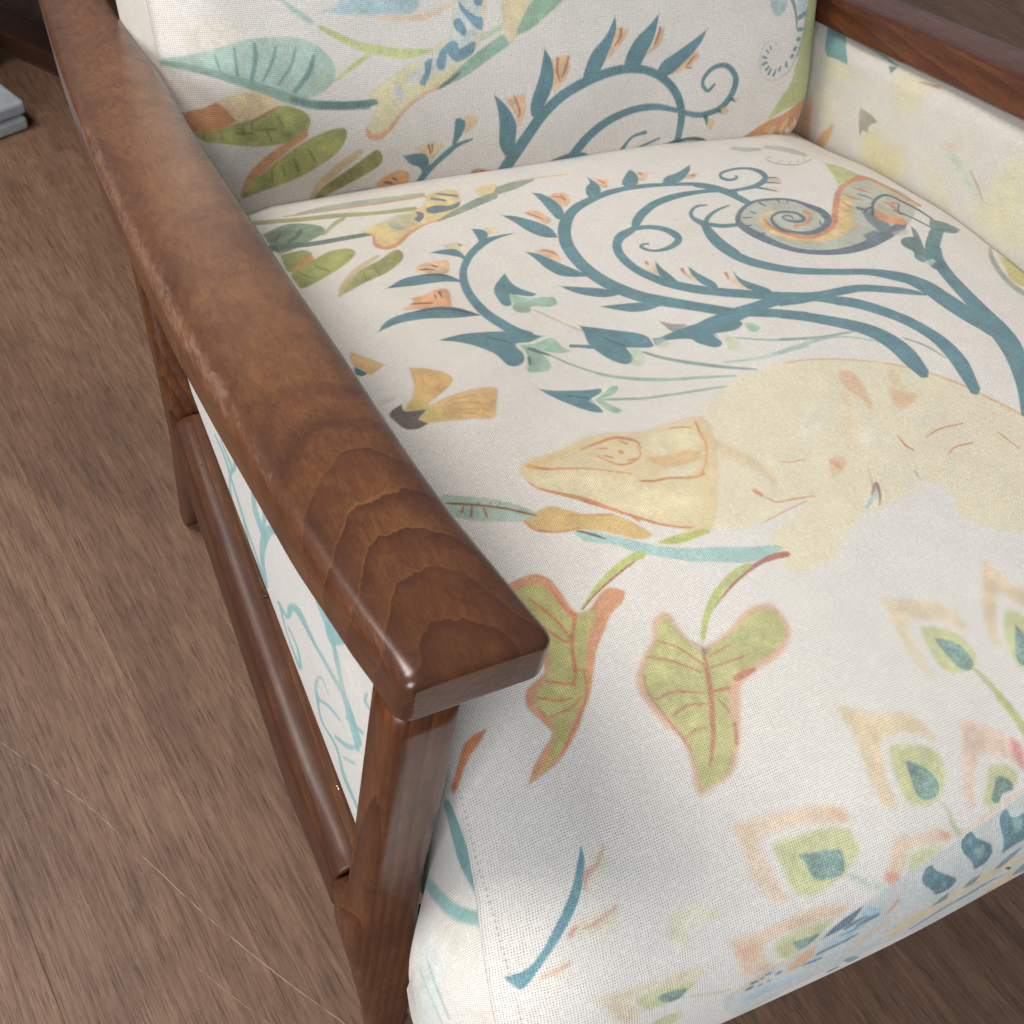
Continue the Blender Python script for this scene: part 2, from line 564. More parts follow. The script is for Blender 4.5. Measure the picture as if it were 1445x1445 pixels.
class Surf:
    """printed surface: param function over [0,1]x[0,L] and a canvas in its UV space"""
    def __init__(self, fn, L, wm, hm, res, base, seed):
        self.fn, self.L = fn, L
        self.wm, self.hm = wm, hm
        self.W, self.H = int(wm / res), int(hm / res)
        self.res = res
        r = np.random.default_rng(seed)
        self.n1 = 0.6 * self.noise(r, 0.011) + 0.4 * self.noise(r, 0.004)
        self.n2 = self.noise(r, 0.0011)
        b = np.array(base, np.float32) / 255.0
        self.img = np.empty((self.H, self.W, 3), np.float32)
        self.img[:] = b
        self.img *= (1 + 0.018 * self.n1 + 0.012 * self.n2)[..., None]
        gu, gv = np.linspace(0, 1, 90), np.linspace(0, L, 110)
        self.gu, self.gv = np.meshgrid(gu, gv)
        P = fn(self.gu, self.gv)
        self.gp = project(P).reshape(-1, 2)
        self.gd = ((P - CAM) @ CR[2]).reshape(-1)
        # camera-facing test
        du = np.gradient(P, axis=1)
        dv = np.gradient(P, axis=0)
        n = np.cross(du, dv)
        fac = np.einsum('ijk,ijk->ij', n, CAM - P).reshape(-1)
        self.face = np.sign(np.median(fac)) * fac > -1e-9

    def noise(self, r, cell):
        h, w = int(self.hm / cell) + 3, int(self.wm / cell) + 3
        a = r.uniform(-1, 1, (h, w)).astype(np.float32)
        yi = np.linspace(0, h - 2, self.H)
        xi = np.linspace(0, w - 2, self.W)
        y0, x0 = yi.astype(int), xi.astype(int)
        fy, fx = (yi - y0)[:, None], (xi - x0)[None]
        fy, fx = fy * fy * (3 - 2 * fy), fx * fx * (3 - 2 * fx)
        a0 = a[y0]
        a1 = a[y0 + 1]
        b0 = a0[:, x0] * (1 - fx) + a0[:, x0 + 1] * fx
        b1 = a1[:, x0] * (1 - fx) + a1[:, x0 + 1] * fx
        return (b0 * (1 - fy) + b1 * fy).astype(np.float32)

    def inv(self, px):
        """photo pixels -> texel coordinates on this surface"""
        px = np.asarray(px, float)
        gp = np.where(self.face[:, None], self.gp, 1e6)
        out_u, out_v = np.empty(len(px)), np.empty(len(px))
        for i in range(0, len(px), 400):
            d = ((px[i:i + 400, None] - gp[None]) ** 2).sum(-1)
            j = d.argmin(1)
            out_u[i:i + 400] = self.gu.reshape(-1)[j]
            out_v[i:i + 400] = self.gv.reshape(-1)[j]
        u, v = out_u, out_v
        eu, ev = 1e-3, 1e-3 * self.L
        for _ in range(7):
            p0 = project(self.fn(u, v))
            ju = (project(self.fn(u + eu, v)) - p0) / eu
            jv = (project(self.fn(u, v + ev)) - p0) / ev
            r = px - p0
            det = ju[:, 0] * jv[:, 1] - ju[:, 1] * jv[:, 0]
            ok = np.abs(det) > 2e4
            det = np.where(ok, det, 1)
            du = np.where(ok, (r[:, 0] * jv[:, 1] - r[:, 1] * jv[:, 0]) / det, 0)
            dv = np.where(ok, (ju[:, 0] * r[:, 1] - ju[:, 1] * r[:, 0]) / det, 0)
            u = np.clip(u + np.clip(du, -0.03, 0.03), -0.2, 1.2)
            v = np.clip(v + np.clip(dv, -0.03 * self.L, 0.03 * self.L), -0.05 * self.L, 1.05 * self.L)
        return np.stack([u * self.W, v / self.L * self.H], -1)

    def cover(self, polys):
        """anti-aliased non-zero coverage of closed texel polygons"""
        allp = np.concatenate(polys)
        x0, y0 = np.floor(allp.min(0)).astype(int) - 12
        x1, y1 = np.ceil(allp.max(0)).astype(int) + 12
        x0, y0 = max(x0, 0), max(y0, 0)
        x1, y1 = min(x1, self.W), min(y1, self.H)
        if x1 - x0 < 2 or y1 - y0 < 2:
            return None
        SS = 3
        w, h = x1 - x0, (y1 - y0) * SS
        acc = np.zeros((h, w + 2), np.float32)
        for P in polys:
            a = P - (x0, y0)
            if np.sum(a[:, 0] * np.roll(a[:, 1], -1) - a[:, 1] * np.roll(a[:, 0], -1)) < 0:
                a = a[::-1]
            b = np.roll(a, -1, 0)
            ya, yb = a[:, 1] * SS - 0.5, b[:, 1] * SS - 0.5
            sgn = np.where(yb > ya, 1.0, -1.0)
            lo, hi = np.minimum(ya, yb), np.maximum(ya, yb)
            r0 = np.clip(np.ceil(lo), 0, h).astype(int)
            r1 = np.clip(np.ceil(hi), 0, h).astype(int)
            cnt = r1 - r0
            k = cnt > 0
            if not k.any():
                continue
            cnt = cnt[k]
            e = np.repeat(np.nonzero(k)[0], cnt)
            rows = np.arange(cnt.sum()) - np.repeat(np.cumsum(cnt) - cnt, cnt) + np.repeat(r0[k], cnt)
            t = (rows - ya[e]) / (yb[e] - ya[e])
            xs = np.clip(a[e, 0] + t * (b[e, 0] - a[e, 0]), 0, w)
            xi = xs.astype(int)
            fx = xs - xi
            np.add.at(acc, (rows, xi), sgn[e] * (1 - fx))
            np.add.at(acc, (rows, xi + 1), sgn[e] * fx)
        c = np.minimum(np.abs(np.cumsum(acc, 1)[:, :w]), 1).reshape(-1, SS, w).mean(1)
        return c, x0, y0, x1, y1

    @staticmethod
    def blur(c, r):
        for ax in (0, 1):
            p = np.pad(c, [(r + 1, r) if a == ax else (0, 0) for a in (0, 1)])
            s = np.cumsum(p, ax)
            n = c.shape[ax]
            hi = np.take(s, np.arange(2 * r + 1, 2 * r + 1 + n), ax)
            lo = np.take(s, np.arange(0, n), ax)
            c = (hi - lo) / (2 * r + 1)
        return c

    def paint(self, polys_px, col, alpha=0.90, halo=0.0, soft=0, vary=0.09, grain=0.04, halo_col=(196, 178, 158)):
        col = np.array(col, float)
        col = 0.84 * col + 0.06 * col.mean() + 0.10 * np.array([222, 214, 205.0])
        polys = [self.inv(p) for p in polys_px]
        r = self.cover(polys)
        if r is None:
            return
        c, x0, y0, x1, y1 = r
        reg = self.img[y0:y1, x0:x1]
        n1, n2 = self.n1[y0:y1, x0:x1], self.n2[y0:y1, x0:x1]
        if halo > 0:
            hw = max(2, int(0.0011 / self.res))
            g = self.blur(self.blur(c, hw), max(1, hw // 2))
            g = np.clip(g * 2.4, 0, 1) * halo * (0.85 + 0.5 * n2)
            g = np.clip(g, 0, 1)[..., None]
            reg[:] = reg * (1 - g) + np.array(halo_col, np.float32) / 255 * g
        if soft:
            c = self.blur(self.blur(c, soft), soft)
        else:
            c = self.blur(c, 1)
        a = np.clip(c * alpha * (1 - 0.08 * np.maximum(n2, 0)), 0, 1)[..., None]
        cc = np.array(col, np.float32) / 255 * (1 + vary * n1 + grain * n2)[..., None]
        reg[:] = reg * (1 - a) + np.clip(cc, 0, 1) * a

    def image(self, name):
        im = bpy.data.images.new(name, self.W, self.H, alpha=False, float_buffer=False)
        px = np.ones((self.H, self.W, 4), np.float32)
        px[..., :3] = np.clip(self.img, 0, 1)
        im.pixels.foreach_set(px.reshape(-1))
        im.update()
        im.pack()
        return im


CROPS = {}
for key, ox, oy, w, out in [('A', 500, 180, 300, 1445), ('B', 740, 200, 300, 1445), ('C', 980, 180, 300, 1445), ('D', 1200, 220, 245, 1180),
                            ('E', 680, 0, 320, 1445), ('F', 900, 0, 260, 1445), ('G', 200, 0, 320, 1445), ('H', 450, 0, 300, 1445),
                            ('I', 340, 250, 300, 1445), ('J', 600, 340, 300, 1445), ('K', 840, 380, 300, 1445), ('L', 1100, 380, 345, 1445),
                            ('M', 500, 480, 300, 1445), ('N', 720, 560, 300, 1445), ('O', 960, 600, 300, 1445), ('P', 620, 760, 300, 1204),
                            ('Q', 860, 820, 300, 1355), ('R', 1160, 760, 285, 1445), ('S', 1160, 980, 285, 1445), ('T', 1000, 1110, 300, 1445),
                            ('U', 1245, 1120, 200, 1445), ('V', 820, 1220, 280, 1445), ('W', 580, 1020, 320, 1088), ('X', 230, 480, 310, 659),
                            ('Y', 1100, 0, 345, 1445), ('0', 0, 0, 1, 1)]:
    CROPS[key] = (ox, oy, out / w)


def nums(s):
    return [float(t) for t in s.split()]


class Pen:
    """draws traced outlines (F) and brush strokes (S) given in enlarged-tile coordinates"""
    def __init__(self, surf):
        self.s = surf
        self.q = None

    def batch(self):
        self.q = []

    def flush(self, col, **kw):
        q, self.q = self.q, None
        self.s.paint(q, col, **kw)

    def out(self, poly, col, kw):
        if self.q is not None:
            self.q.append(poly)
        else:
            self.s.paint([poly], col, **kw)

    def F(self, crop, col, pts, corner=True, **kw):
        ox, oy, k = CROPS[crop]
        p = np.array(nums(pts)).reshape(-1, 2) / k + (ox, oy)
        # sharpen tight turns (leaf tips) by repeating the point
        if corner:
            q = []
            n = len(p)
            for i in range(n):
                a, b = p[i] - p[i - 1], p[(i + 1) % n] - p[i]
                cosv = a @ b / (np.linalg.norm(a) * np.linalg.norm(b) + 1e-9)
                q.append(p[i])
                if cosv < -0.1:
                    q.append(p[i])
            p = np.array(q)
        self.out(cr(p, 6, True), col, kw)

    def S(self, crop, col, pts, taper=False, **kw):
        ox, oy, k = CROPS[crop]
        a = np.array(nums(pts)).reshape(-1, 3)
        a[:, :2] = a[:, :2] / k + (ox, oy)
        a[:, 2] /= k
        c = cr(a, 8) if len(a) > 2 else a
        t = np.gradient(c[:, :2], axis=0)
        t /= np.linalg.norm(t, axis=1, keepdims=True) + 1e-9
        nrm = np.stack([-t[:, 1], t[:, 0]], 1)
        hw = np.maximum(c[:, 2:], 0.3) / 2
        L, Rr = c[:, :2] + nrm * hw, c[:, :2] - nrm * hw
        e0 = c[:1, :2] - t[:1] * hw[:1] * 0.8
        e1 = c[-1:, :2] + t[-1:] * hw[-1:] * 0.8
        self.out(np.concatenate([e0, L, e1, Rr[::-1]]), col, kw)


# ------------------------------------------------------------------ the print
TEAL = (68, 124, 138)
DTEAL = (46, 104, 118)
SLATE = (92, 112, 126)
SAGE = (150, 190, 166)
PEACH = (242, 192, 142)
ORNG = (224, 138, 88)
OLIVE = (160, 166, 78)
LGREEN = (196, 202, 120)
YEL = (236, 202, 130)
LINEN = (236, 228, 218)


def teal_vines(p):
    V = lambda crop, pts, **kw: p.S(crop, TEAL, pts, halo=0.30, **kw)
    L = lambda crop, pts, col=TEAL, **kw: p.F(crop, col, pts, halo=0.34, **kw)
    PE = lambda crop, pts, col=PEACH: p.F(crop, col, pts, halo=0.22, soft=1, vary=0.16)
    R = lambda crop, pts, col=(176, 84, 66): p.S(crop, col, pts, alpha=0.8)
    PE('C', '500 345 570 340 600 380 510 372', (240, 204, 168))
    PE('C', '470 405 560 410 580 438 500 430', (240, 204, 168))
    # petals first, leaves and vines over them
    PE('B', '150 380 230 340 310 375 275 440')
    PE('A', '1150 580 1230 565 1330 620 1310 655 1240 620')
    PE('B', '70 740 180 730 240 790 225 820 150 780')
    PE('B', '470 250 570 255 560 310 520 305')
    PE('B', '755 205 840 210 820 255 775 260')
    PE('B', '1120 220 1180 215 1150 245 1085 255')
    PE('B', '815 815 870 830 915 905 850 880', (240, 214, 170))
    PE('B', '1050 865 1100 890 1240 975 1130 935', (240, 206, 160))
    PE('C', '195 985 250 1010 380 1105 265 1065', (240, 200, 158))
    for c, s in [('B', '195 372 6 240 378 12 280 400 6'), ('B', '235 352 6 262 375 12 282 395 6'), ('B', '20 485 8 75 505 14 130 525 6'),
                 ('B', '120 735 8 190 752 14 230 775 6'), ('B', '500 260 8 545 280 14'), ('B', '780 212 12 800 225 10'), ('B', '1130 228 8 1160 228 8'),
                 ('B', '825 815 22 845 838 8'), ('B', '1070 865 28 1095 900 8'), ('C', '208 990 18 238 1035 6'), ('C', '215 985 14 230 1020 8')]:
        R(c, s, (206, 112, 84))
    PE('A', '420 975 450 930 560 908 635 905 645 970 600 998 500 992')
    PE('A', '330 1238 400 1190 385 1160 480 1138 560 1100 640 1108 662 1222 500 1232', (240, 166, 112))
    PE('A', '600 805 700 785 765 812 745 850 690 838', (238, 218, 178))
    PE('A', '880 682 960 678 972 712 905 722', (240, 212, 160))
    for s in ['440 966 8 490 964 10 545 966 5', '522 936 8 560 946 8', '380 1200 5 440 1196 9 530 1192 6', '575 1115 16 600 1155 6', '545 1140 12 560 1160 6', '705 790 6 725 805 8']:
        R('A', s, (104, 52, 52))
    p.F('K', (150, 140, 134), '432 350 520 370 625 374 570 410 520 422', soft=1, alpha=0.85)
    p.batch()
    L('B', '55 348 130 360 240 430 266 500 230 527 170 470 110 400')
    L('A', '1005 597 1100 605 1250 645 1340 690 1382 748 1280 742 1180 702 1100 650')
    L('B', '10 750 100 765 250 830 410 898 400 917 250 910 150 860 80 800')
    L('B', '425 238 500 290 517 340 470 387 425 360 420 310 445 280')
    L('B', '720 192 767 235 767 285 710 312 665 285 680 240')
    L('B', '1125 158 1115 210 1050 272 938 284 960 240 1040 210')
    L('B', '245 983 400 990 560 1003 655 1035 550 1056 430 1045 330 1020')
    L('B', '515 1120 700 1100 830 1093 935 1108 850 1142 740 1156 630 1142')
    L('B', '888 812 940 865 1010 920 1045 955 960 945 910 890')
    L('B', '1117 848 1180 895 1290 955 1315 995 1230 978 1140 905')
    L('C', '258 970 320 1030 500 1095 525 1130 400 1108 310 1055')
    L('A', '515 850 620 828 700 833 752 880 757 908 720 882 640 866')
    L('A', '798 690 870 695 907 730 870 800 840 825 842 760')
    L('A', '225 1092 330 1030 470 1000 600 1003 722 1050 600 1047 420 1072')
    L('A', '160 1392 230 1310 360 1260 520 1230 680 1233 855 1275 700 1292 500 1297 330 1322 220 1362')
    L('J', '95 675 250 635 450 618 620 618 795 648 700 690 612 706 662 760 672 812 630 847 560 842 480 770 350 715 220 685')
    L('J', '540 222 590 290 660 330 755 360 720 376 620 366 575 360 592 420 560 442 520 426 475 360 474 310 508 260')
    L('J', '1052 578 1250 603 1470 634 1542 688 1530 722 1360 724 1412 790 1396 828 1340 834 1260 806 1150 736 1108 690 1078 620')
    L('J', '775 1008 900 1020 1100 1014 1192 1003 1190 1032 1118 1075 1152 1100 1204 1150 1190 1166 1100 1151 950 1096 850 1050')
    L('K', '388 470 440 465 520 430 640 384 800 358 900 318 1004 368 960 410 818 440 862 500 832 527 770 522 690 497 640 472 480 482 420 516')
    # long vines
    V('B', '1440 352 26 1280 305 26 1150 288 23 1000 290 22 850 298 26 700 316 30 560 350 36 430 405 46 330 470 62 278 560 84 275 650 86 312 740 82 400 845 76 510 930 74 640 998 74 800 1055 70 980 1090 66 1150 1117 60 1350 1150 60 1460 1170 64')
    V('K', '960 285 62 1100 292 60 1250 300 54 1445 316 50')
    V('L', '0 265 46 150 280 50 300 305 55 450 337 62 570 378 72 680 442 86 770 522 95 860 620 60')
    V('K', '640 425 60 800 375 105 950 312 95 1100 255 72 1250 208 70 1445 190 66')
    V('L', '0 180 76 150 168 60 250 152 46 400 122 46 500 111 40 650 120 38 780 135 30 866 150 10')
    V('B', '740 595 40 650 650 60 630 710 58 660 780 55 750 860 50 870 922 50 1000 967 55 1200 1007 55 1445 1032 55')
    V('C', '289 1126 55 500 1142 55 800 1152 55 900 1166 50 1100 1192 55 1300 1252 55 1445 1312 55')
    V('L', '330 185 46 450 205 46 600 246 49 750 302 53 900 387 60 1000 472 76 1080 572 85 1160 720 60')
    V('B', '1445 360 20 1340 335 20 1200 340 25 1050 365 35 900 415 45 810 480 55 765 540 60 752 590 46')
    V('B', '755 588 30 850 580 28 950 595 34 1030 635 46 1046 672 46 1000 712 30 920 738 18 850 738 14 795 716 18 800 700 13 845 693 9')
    V('C', '0 390 25 100 410 25 200 437 30 300 477 38 385 522 34')
    V('C', '0 442 20 100 427 18 220 431 18 330 417 20 430 390 30 482 342 36 440 297 26 350 277 15 250 286 15 180 312 16 186 342 18 240 356 17 288 342 15 280 326 12')
    for s in ['490 342 12 560 340 6', '480 372 12 580 378 6', '420 405 16 560 432 5']:
        V('C', s)
    V('B', '1242 430 8 1170 440 15 1132 480 22 1150 522 26 1222 562 40 1270 622 50 1340 692 55 1445 766 52')
    V('B', '1392 432 7 1310 465 17 1250 512 26 1228 562 34')
    V('B', '1242 560 24 1340 572 26 1445 566 22')
    V('C', '64 650 48 110 740 52 200 822 55 330 892 55 480 937 50 650 967 45 800 978 42 1000 981 40 1200 984 42 1445 1032 52')
    V('L', '545 17 38 640 28 44 760 57 56 880 112 76 980 180 84 1100 258 84 1190 318 70 1260 380 40')
    V('0', '1319 353 18.7 1324.6 369.5 16.6 1341 392 15.6 1366 419 17 1390 445 21 1411 468 26 1429 493 28 1440 523 24 1444 552 15 1446 585 9')
    V('A', '1075 720 5 970 745 20 880 782 45 800 852 46 762 912 46 741 972 48 746 1050 55 780 1130 56 842 1212 60 920 1282 60 1020 1345 62 1100 1393 70 1200 1420 60')
    V('J', '985 714 18 1060 716 20 1135 722 24')
    p.flush(TEAL, halo=0.34, vary=0.10)
    p.S('A', (40, 66, 88), '450 1003 5 540 998 14 620 1005 14 700 1035 12 722 1050 6', alpha=0.7)
    p.S('A', (40, 66, 88), '420 1250 5 560 1228 18 690 1235 24 790 1258 14 850 1276 8', alpha=0.7)


def seat_print(sf):
    p = Pen(sf)
    # ---- chameleon body (pale wash)
    BODY = (244, 225, 170)
    p.F('0', BODY, '990 589 987 583 1002 562 1023 544 1048 529 1068 521 1100 512 1136 508 1184 506 1243 511 1291 521 1339 535 1387 557 1430 578 1447 588 1520 640 1540 720 1500 760 1445 751 1395 744 1353 723 1343 692 1298 678 1294 676 1291 690 1250 716 1219 725 1205 741 1188 762 1180 783 1159 797 1132 808 1109 801 1109 787 1085 760 1136 712 1147 702 1109 716 1085 733 1053 744 998 748 948 743 900 700 930 640', soft=5, alpha=0.55, vary=0.03)
    p.F('0', (244, 212, 146), '734 662 751 649 793 635 824 618 865 611 907 609 938 600 990 589 1010 630 1012 700 1000 748 948 743 907 732 865 720 820 703 766 691 745 678', soft=3, alpha=0.66, halo=0.28, vary=0.06)
    p.F('N', (246, 232, 184), '140 560 300 520 560 505 880 580 1200 560 1300 600 1330 860 1100 850 750 760 480 680 220 620', soft=8, alpha=0.6)
    p.F('N', (246, 234, 190), '950 260 1100 225 1250 215 1310 330 1200 360 1050 390 930 390', soft=6, alpha=0.7)
    p.F('N', (247, 238, 206), '1000 505 1150 485 1290 430 1240 520 1080 545', soft=2, alpha=0.8)
    p.F('N', (238, 190, 130), '918 400 1050 402 1200 365 1290 370 1282 420 1150 465 1020 466 940 432', soft=1, alpha=0.8)
    p.F('N', (228, 184, 104), '88 850 180 782 280 745 380 770 520 800 700 800 880 880 970 940 880 967 760 942 560 902 300 916 170 906', soft=1, alpha=0.9, halo=0.35)
    OL = (222, 140, 84)
    for s in ['120 580 8 220 630 15 480 690 30 640 745 24 740 780 18 900 830 18 1050 870 13 1230 892 8', '96 842 14 180 905 17 350 916 13 470 890 11',
              '590 400 7 680 442 9 760 462 13 850 432 14 886 390 9 860 330 7', '470 362 6 600 312 18 720 277 22 850 300 15 892 350 8',
              '120 470 30 250 490 16 400 486 10 560 490 7 720 510 7 830 522 7', '880 572 11 980 571 16 1080 552 13 1250 546 16 1325 520 12',
              '1260 170 12 1290 242 18 1330 322 11 1332 430 11 1300 530 12', '580 352 7 660 350 10', '640 400 12 700 412 14', '740 370 22 765 380 18', '800 430 14 860 420 10',
              '740 300 12 800 320 12', '630 750 14 700 765 6', '480 700 22 600 738 14', '830 815 12 880 845 14', '930 840 10 990 862 12', '1080 215 7 1160 205 9 1230 210 7', '380 808 5 560 800 6 700 800 8']:
        p.S('N', OL, s, alpha=0.92)
    for s in ['100 480 60 200 440 46 350 390 34 480 330 26']:
        p.S('N', (240, 198, 118), s, alpha=0.55, soft=4)
    for s in ['110 40 30 250 130 70 450 240 76 600 330 50 640 420 20', '0 370 18 120 340 16 180 240 30 150 90 20', '30 420 12 100 560 16 150 640 12']:
        p.S('O', (240, 200, 148), s, alpha=0.5, soft=3)
    for s in ['580 490 8 660 522 10 780 500 12 912 480 8', '560 662 6 680 600 10 860 512 8', '660 245 6 750 250 7 850 232 6', '1270 260 5 1310 420 6', '0 695 10 100 690 8', '500 440 30 560 480 20', '1020 240 26 1090 290 22']:
        p.S('O', (226, 146, 100), s, alpha=0.8)
    for f in ['345 600 420 600 480 660 545 790 545 850 480 760 380 690', '650 690 700 720 805 735 792 800 700 822 660 765', '300 1120 400 1110 380 1180 310 1230']:
        p.F('L', (238, 182, 130), f, alpha=0.6, soft=3)
    p.S('L', (238, 196, 148), '660 590 50 690 680 70 730 760 60', alpha=0.4, soft=5)
    p.S('L', (240, 206, 156), '380 720 40 410 900 70 430 1060 50', alpha=0.4, soft=6)
    for f in ['120 800 250 820 240 960 120 1000', '480 960 560 940 680 1010 560 1080 480 1030', '1050 930 1120 920 1110 970 1050 980', '760 820 900 830 900 900 800 900']:
        p.F('L', (240, 234, 212), f, alpha=0.5, soft=8)
    p.S('L', (232, 176, 120), '20 556 6 150 536 9 350 532 9 600 552 9 800 590 10 1000 652 12 1200 742 14 1370 826 12 1445 870 10', alpha=0.7, soft=1)
    for s in ['870 990 6 950 942 8 1085 910 8', '1000 1090 6 1040 1050 10 1145 1024 8', '700 985 6 745 1040 12 795 1070 6', '1290 960 6 1420 1060 6']:
        p.S('L', (216, 124, 92), s, alpha=0.8)
    p.S('L', (176, 198, 200), '515 1410 22 560 1330 34 580 1290 20', soft=1)
    p.S('L', (140, 92, 80), '545 1330 10 570 1265 20 592 1320 14 592 1395 8', alpha=0.75, soft=1)
    p.S('L', (160, 178, 180), '800 1190 14 830 1240 8', alpha=0.8, soft=1)
    # ---- green stems of the small flowers
    for c, s, col in [('J', '740 470 8 900 542 11 1062 612 8', (190, 186, 132)), ('J', '780 752 14 850 778 13 1000 842 12 1200 906 13 1445 942 13', (140, 176, 160)),
                      ('K', '0 700 15 100 727 17 300 746 24 500 750 21 700 736 19 960 724 12', (152, 188, 172)), ('J', '1190 1080 11 1300 1076 12 1445 1070 12', (140, 172, 150)),
                      ('K', '100 884 14 300 879 15 500 855 15 700 824 15 890 794 10', (150, 178, 146)), ('K', '950 466 10 1200 480 12 1445 470 12', (140, 184, 172)),
                      ('L', '0 415 14 200 405 15 300 394 14 380 378 12 445 367 8', (132, 160, 146)), ('K', '320 560 14 450 600 19 650 636 22 850 661 20 1095 681 12', (118, 160, 146)),
                      ('K', '880 632 10 1100 606 24 1300 552 26 1445 520 22', (180, 206, 190)), ('L', '0 492 20 100 460 24 250 410 22 400 399 10 640 436 8', (164, 196, 180)),
                      ('L', '730 405 9 860 450 11 985 525 9', (150, 170, 150))]:
        p.S(c, col, s, alpha=0.85, soft=1)
    teal_vines(p)
    # calyxes
    CREAM = (236, 232, 208)
    for f in ['572 360 700 390 800 383 870 384 897 424 840 446 720 444 717 480 650 487 600 462 588 400', '645 712 760 690 830 660 880 668 930 720 990 747 900 762 778 742 852 840 832 880 760 892 698 882 688 760',
              '1155 1080 1220 1030 1270 988 1312 990 1292 1030 1230 1060 1190 1080 1250 1108 1335 1150 1300 1172 1240 1150 1190 1112']:
        p.F('J', SAGE, f, halo=0.3, halo_col=(206, 214, 170), vary=0.2, soft=1)
    p.F('K', SAGE, '1018 368 1080 368 1124 395 1092 428 1040 412', soft=1, vary=0.2)
    p.F('K', (198, 214, 180), '230 530 310 545 340 630 300 665 240 650 250 600', soft=2, alpha=0.8)
    p.F('K', (206, 216, 170), '880 450 960 470 1000 540 930 550 880 520', soft=3, alpha=0.7)
    p.F('K', (200, 214, 186), '400 480 470 470 500 520 430 530', soft=2, alpha=0.7)
    for c, s in [('J', '832 654 9 740 690 11 620 706 13 682 772 14 690 850 14 645 872 7'), ('J', '580 395 8 596 430 10 578 448 8'), ('K', '388 480 10 392 505 10'),
                 ('K', '1012 370 9 950 420 12 815 444 10 880 500 12 884 545 8'), ('J', '1212 1000 7 1205 1040 9 1120 1082 7 1180 1120 8 1215 1158 7')]:
        p.S(c, CREAM, s)
    for c, s in [('J', '415 655 6 500 670 10 580 688 6'), ('J', '700 730 18 740 742 20 840 776 12'), ('J', '705 790 24 715 840 14'), ('J', '1200 655 6 1290 690 9 1370 720 6'), ('J', '960 1050 6 1050 1062 12 1130 1075 9'), ('J', '530 290 6 545 320 9')]:
        p.S(c, (52, 72, 82), s, alpha=0.65, soft=1)
    # ---- coiled tail / snail shape
    p.F('C', (190, 192, 174), '278 620 300 560 370 510 480 484 650 488 800 528 900 578 936 640 942 520 958 440 1000 378 1080 342 1180 336 1300 390 1445 462 1500 560 1445 662 1370 692 1280 782 1150 832 1000 858 800 858 600 818 450 762 340 692', halo=0.3)
    p.F('C', (196, 202, 124), '880 238 1000 268 1130 326 1010 370 980 392 945 330', soft=1)
    p.S('C', (238, 200, 130), '1030 470 60 1020 540 110 1020 610 110 1000 690 90 900 735 62 780 757 50 620 732 46 500 682 40 452 622 26 520 575 18 600 558 8', vary=0.15, soft=1)
    p.F('C', (238, 200, 130), '1040 600 1110 660 1040 690 1000 640', soft=1)
    p.S('C', (222, 134, 92), '1185 345 14 1060 365 26 982 440 38 958 560 44 940 660 44 850 728 28 740 742 26 620 716 22 520 672 20 474 622 14', vary=0.15, soft=1)
    p.S('C', (224, 150, 96), '740 570 20 790 600 30 760 650 22 680 672 20', alpha=0.9)
    p.S('C', (86, 106, 124), '1420 662 60 1280 742 72 1130 812 56 950 846 38 750 842 30 600 806 36 450 742 50 340 682 46 296 632 36 320 562 26 400 506 18 520 488 15 650 491 15 780 532 26 880 582 42 908 640 50 860 690 36 780 716 26 680 712 20 590 690 20 532 642 20 530 602 18 590 574 14 690 581 16 746 622 24 700 640 18 620 627 12 600 606 10 650 600 8 672 620 8')
    for s in ['380 570 8 415 582 8', '325 612 8 390 612 7', '440 510 14 485 535 6', '560 490 10 580 512 6', '630 490 8 632 516 6', '770 540 14 800 545 6', '820 560 10 850 552 6', '860 660 14 850 628 6', '890 610 16 860 600 6', '360 668 14 390 662 6', '430 735 20 480 715 8', '500 770 14 520 790 6']:
        p.S('C', (74, 94, 118), s, soft=1)
    p.F('C', (110, 124, 132), '1145 580 1230 560 1290 610 1330 680 1270 720 1240 690 1180 640', soft=2)
    p.F('C', (110, 124, 132), '1150 730 1230 700 1280 740 1200 790', soft=2)
    for s in ['1110 450 6 1170 470 9 1215 490 6', '1105 545 20 1160 560 20 1200 545 10']:
        p.S('C', (92, 112, 122), s)
    for s in ['1060 400 5 1140 425 12 1200 445 6', '1010 450 6 1080 480 13 1140 492 6', '1000 500 6 1060 540 12']:
        p.S('C', (216, 124, 80), s, alpha=0.8)
    # face and stem tops by the far panel
    p.F('D', (236, 150, 98), '164 402 192 322 300 398 384 440 372 468 250 452', vary=0.2)
    p.F('D', (196, 186, 160), '175 360 200 320 270 370 320 410 250 412', soft=1)
    p.S('D', (226, 130, 90), '0 172 16 60 140 18 150 165 15 300 240 13 480 340 12', alpha=0.85)
    p.S('D', (212, 196, 140), '160 200 20 300 262 20 460 342 16', soft=1)
    for s in ['150 402 18 155 322 22 200 276 18 260 268 13 350 310 12 450 360 12 560 430 10', '300 370 8 420 420 9 560 492 8', '330 330 12 325 370 10 350 400 8', '90 390 10 120 355 12 150 350 6']:
        p.S('D', (78, 96, 106), s)
    for s in ['225 310 6 290 345 12 330 395 8', '280 322 18 330 322 10', '290 350 18 310 360 10']:
        p.S('D', (216, 122, 84), s)
    p.F('D', (100, 130, 130), '540 430 640 452 745 500 715 525 640 520 560 500 538 470', soft=1, vary=0.2)
    p.F('D', (92, 128, 132), '412 478 455 520 505 632 545 680 500 722 440 692 430 652 360 612 344 580 370 555 430 550 420 510', halo=0.25, vary=0.2)
    p.F('D', (80, 128, 130), '556 488 640 500 612 600 602 680 655 742 652 782 560 762 518 692 508 622 520 560', vary=0.15)
    p.F('D', (186, 200, 188), '510 715 560 700 580 720 545 745', soft=1)
    p.F('D', (204, 200, 182), '285 520 370 490 400 520 360 545 300 540', soft=3, alpha=0.6)
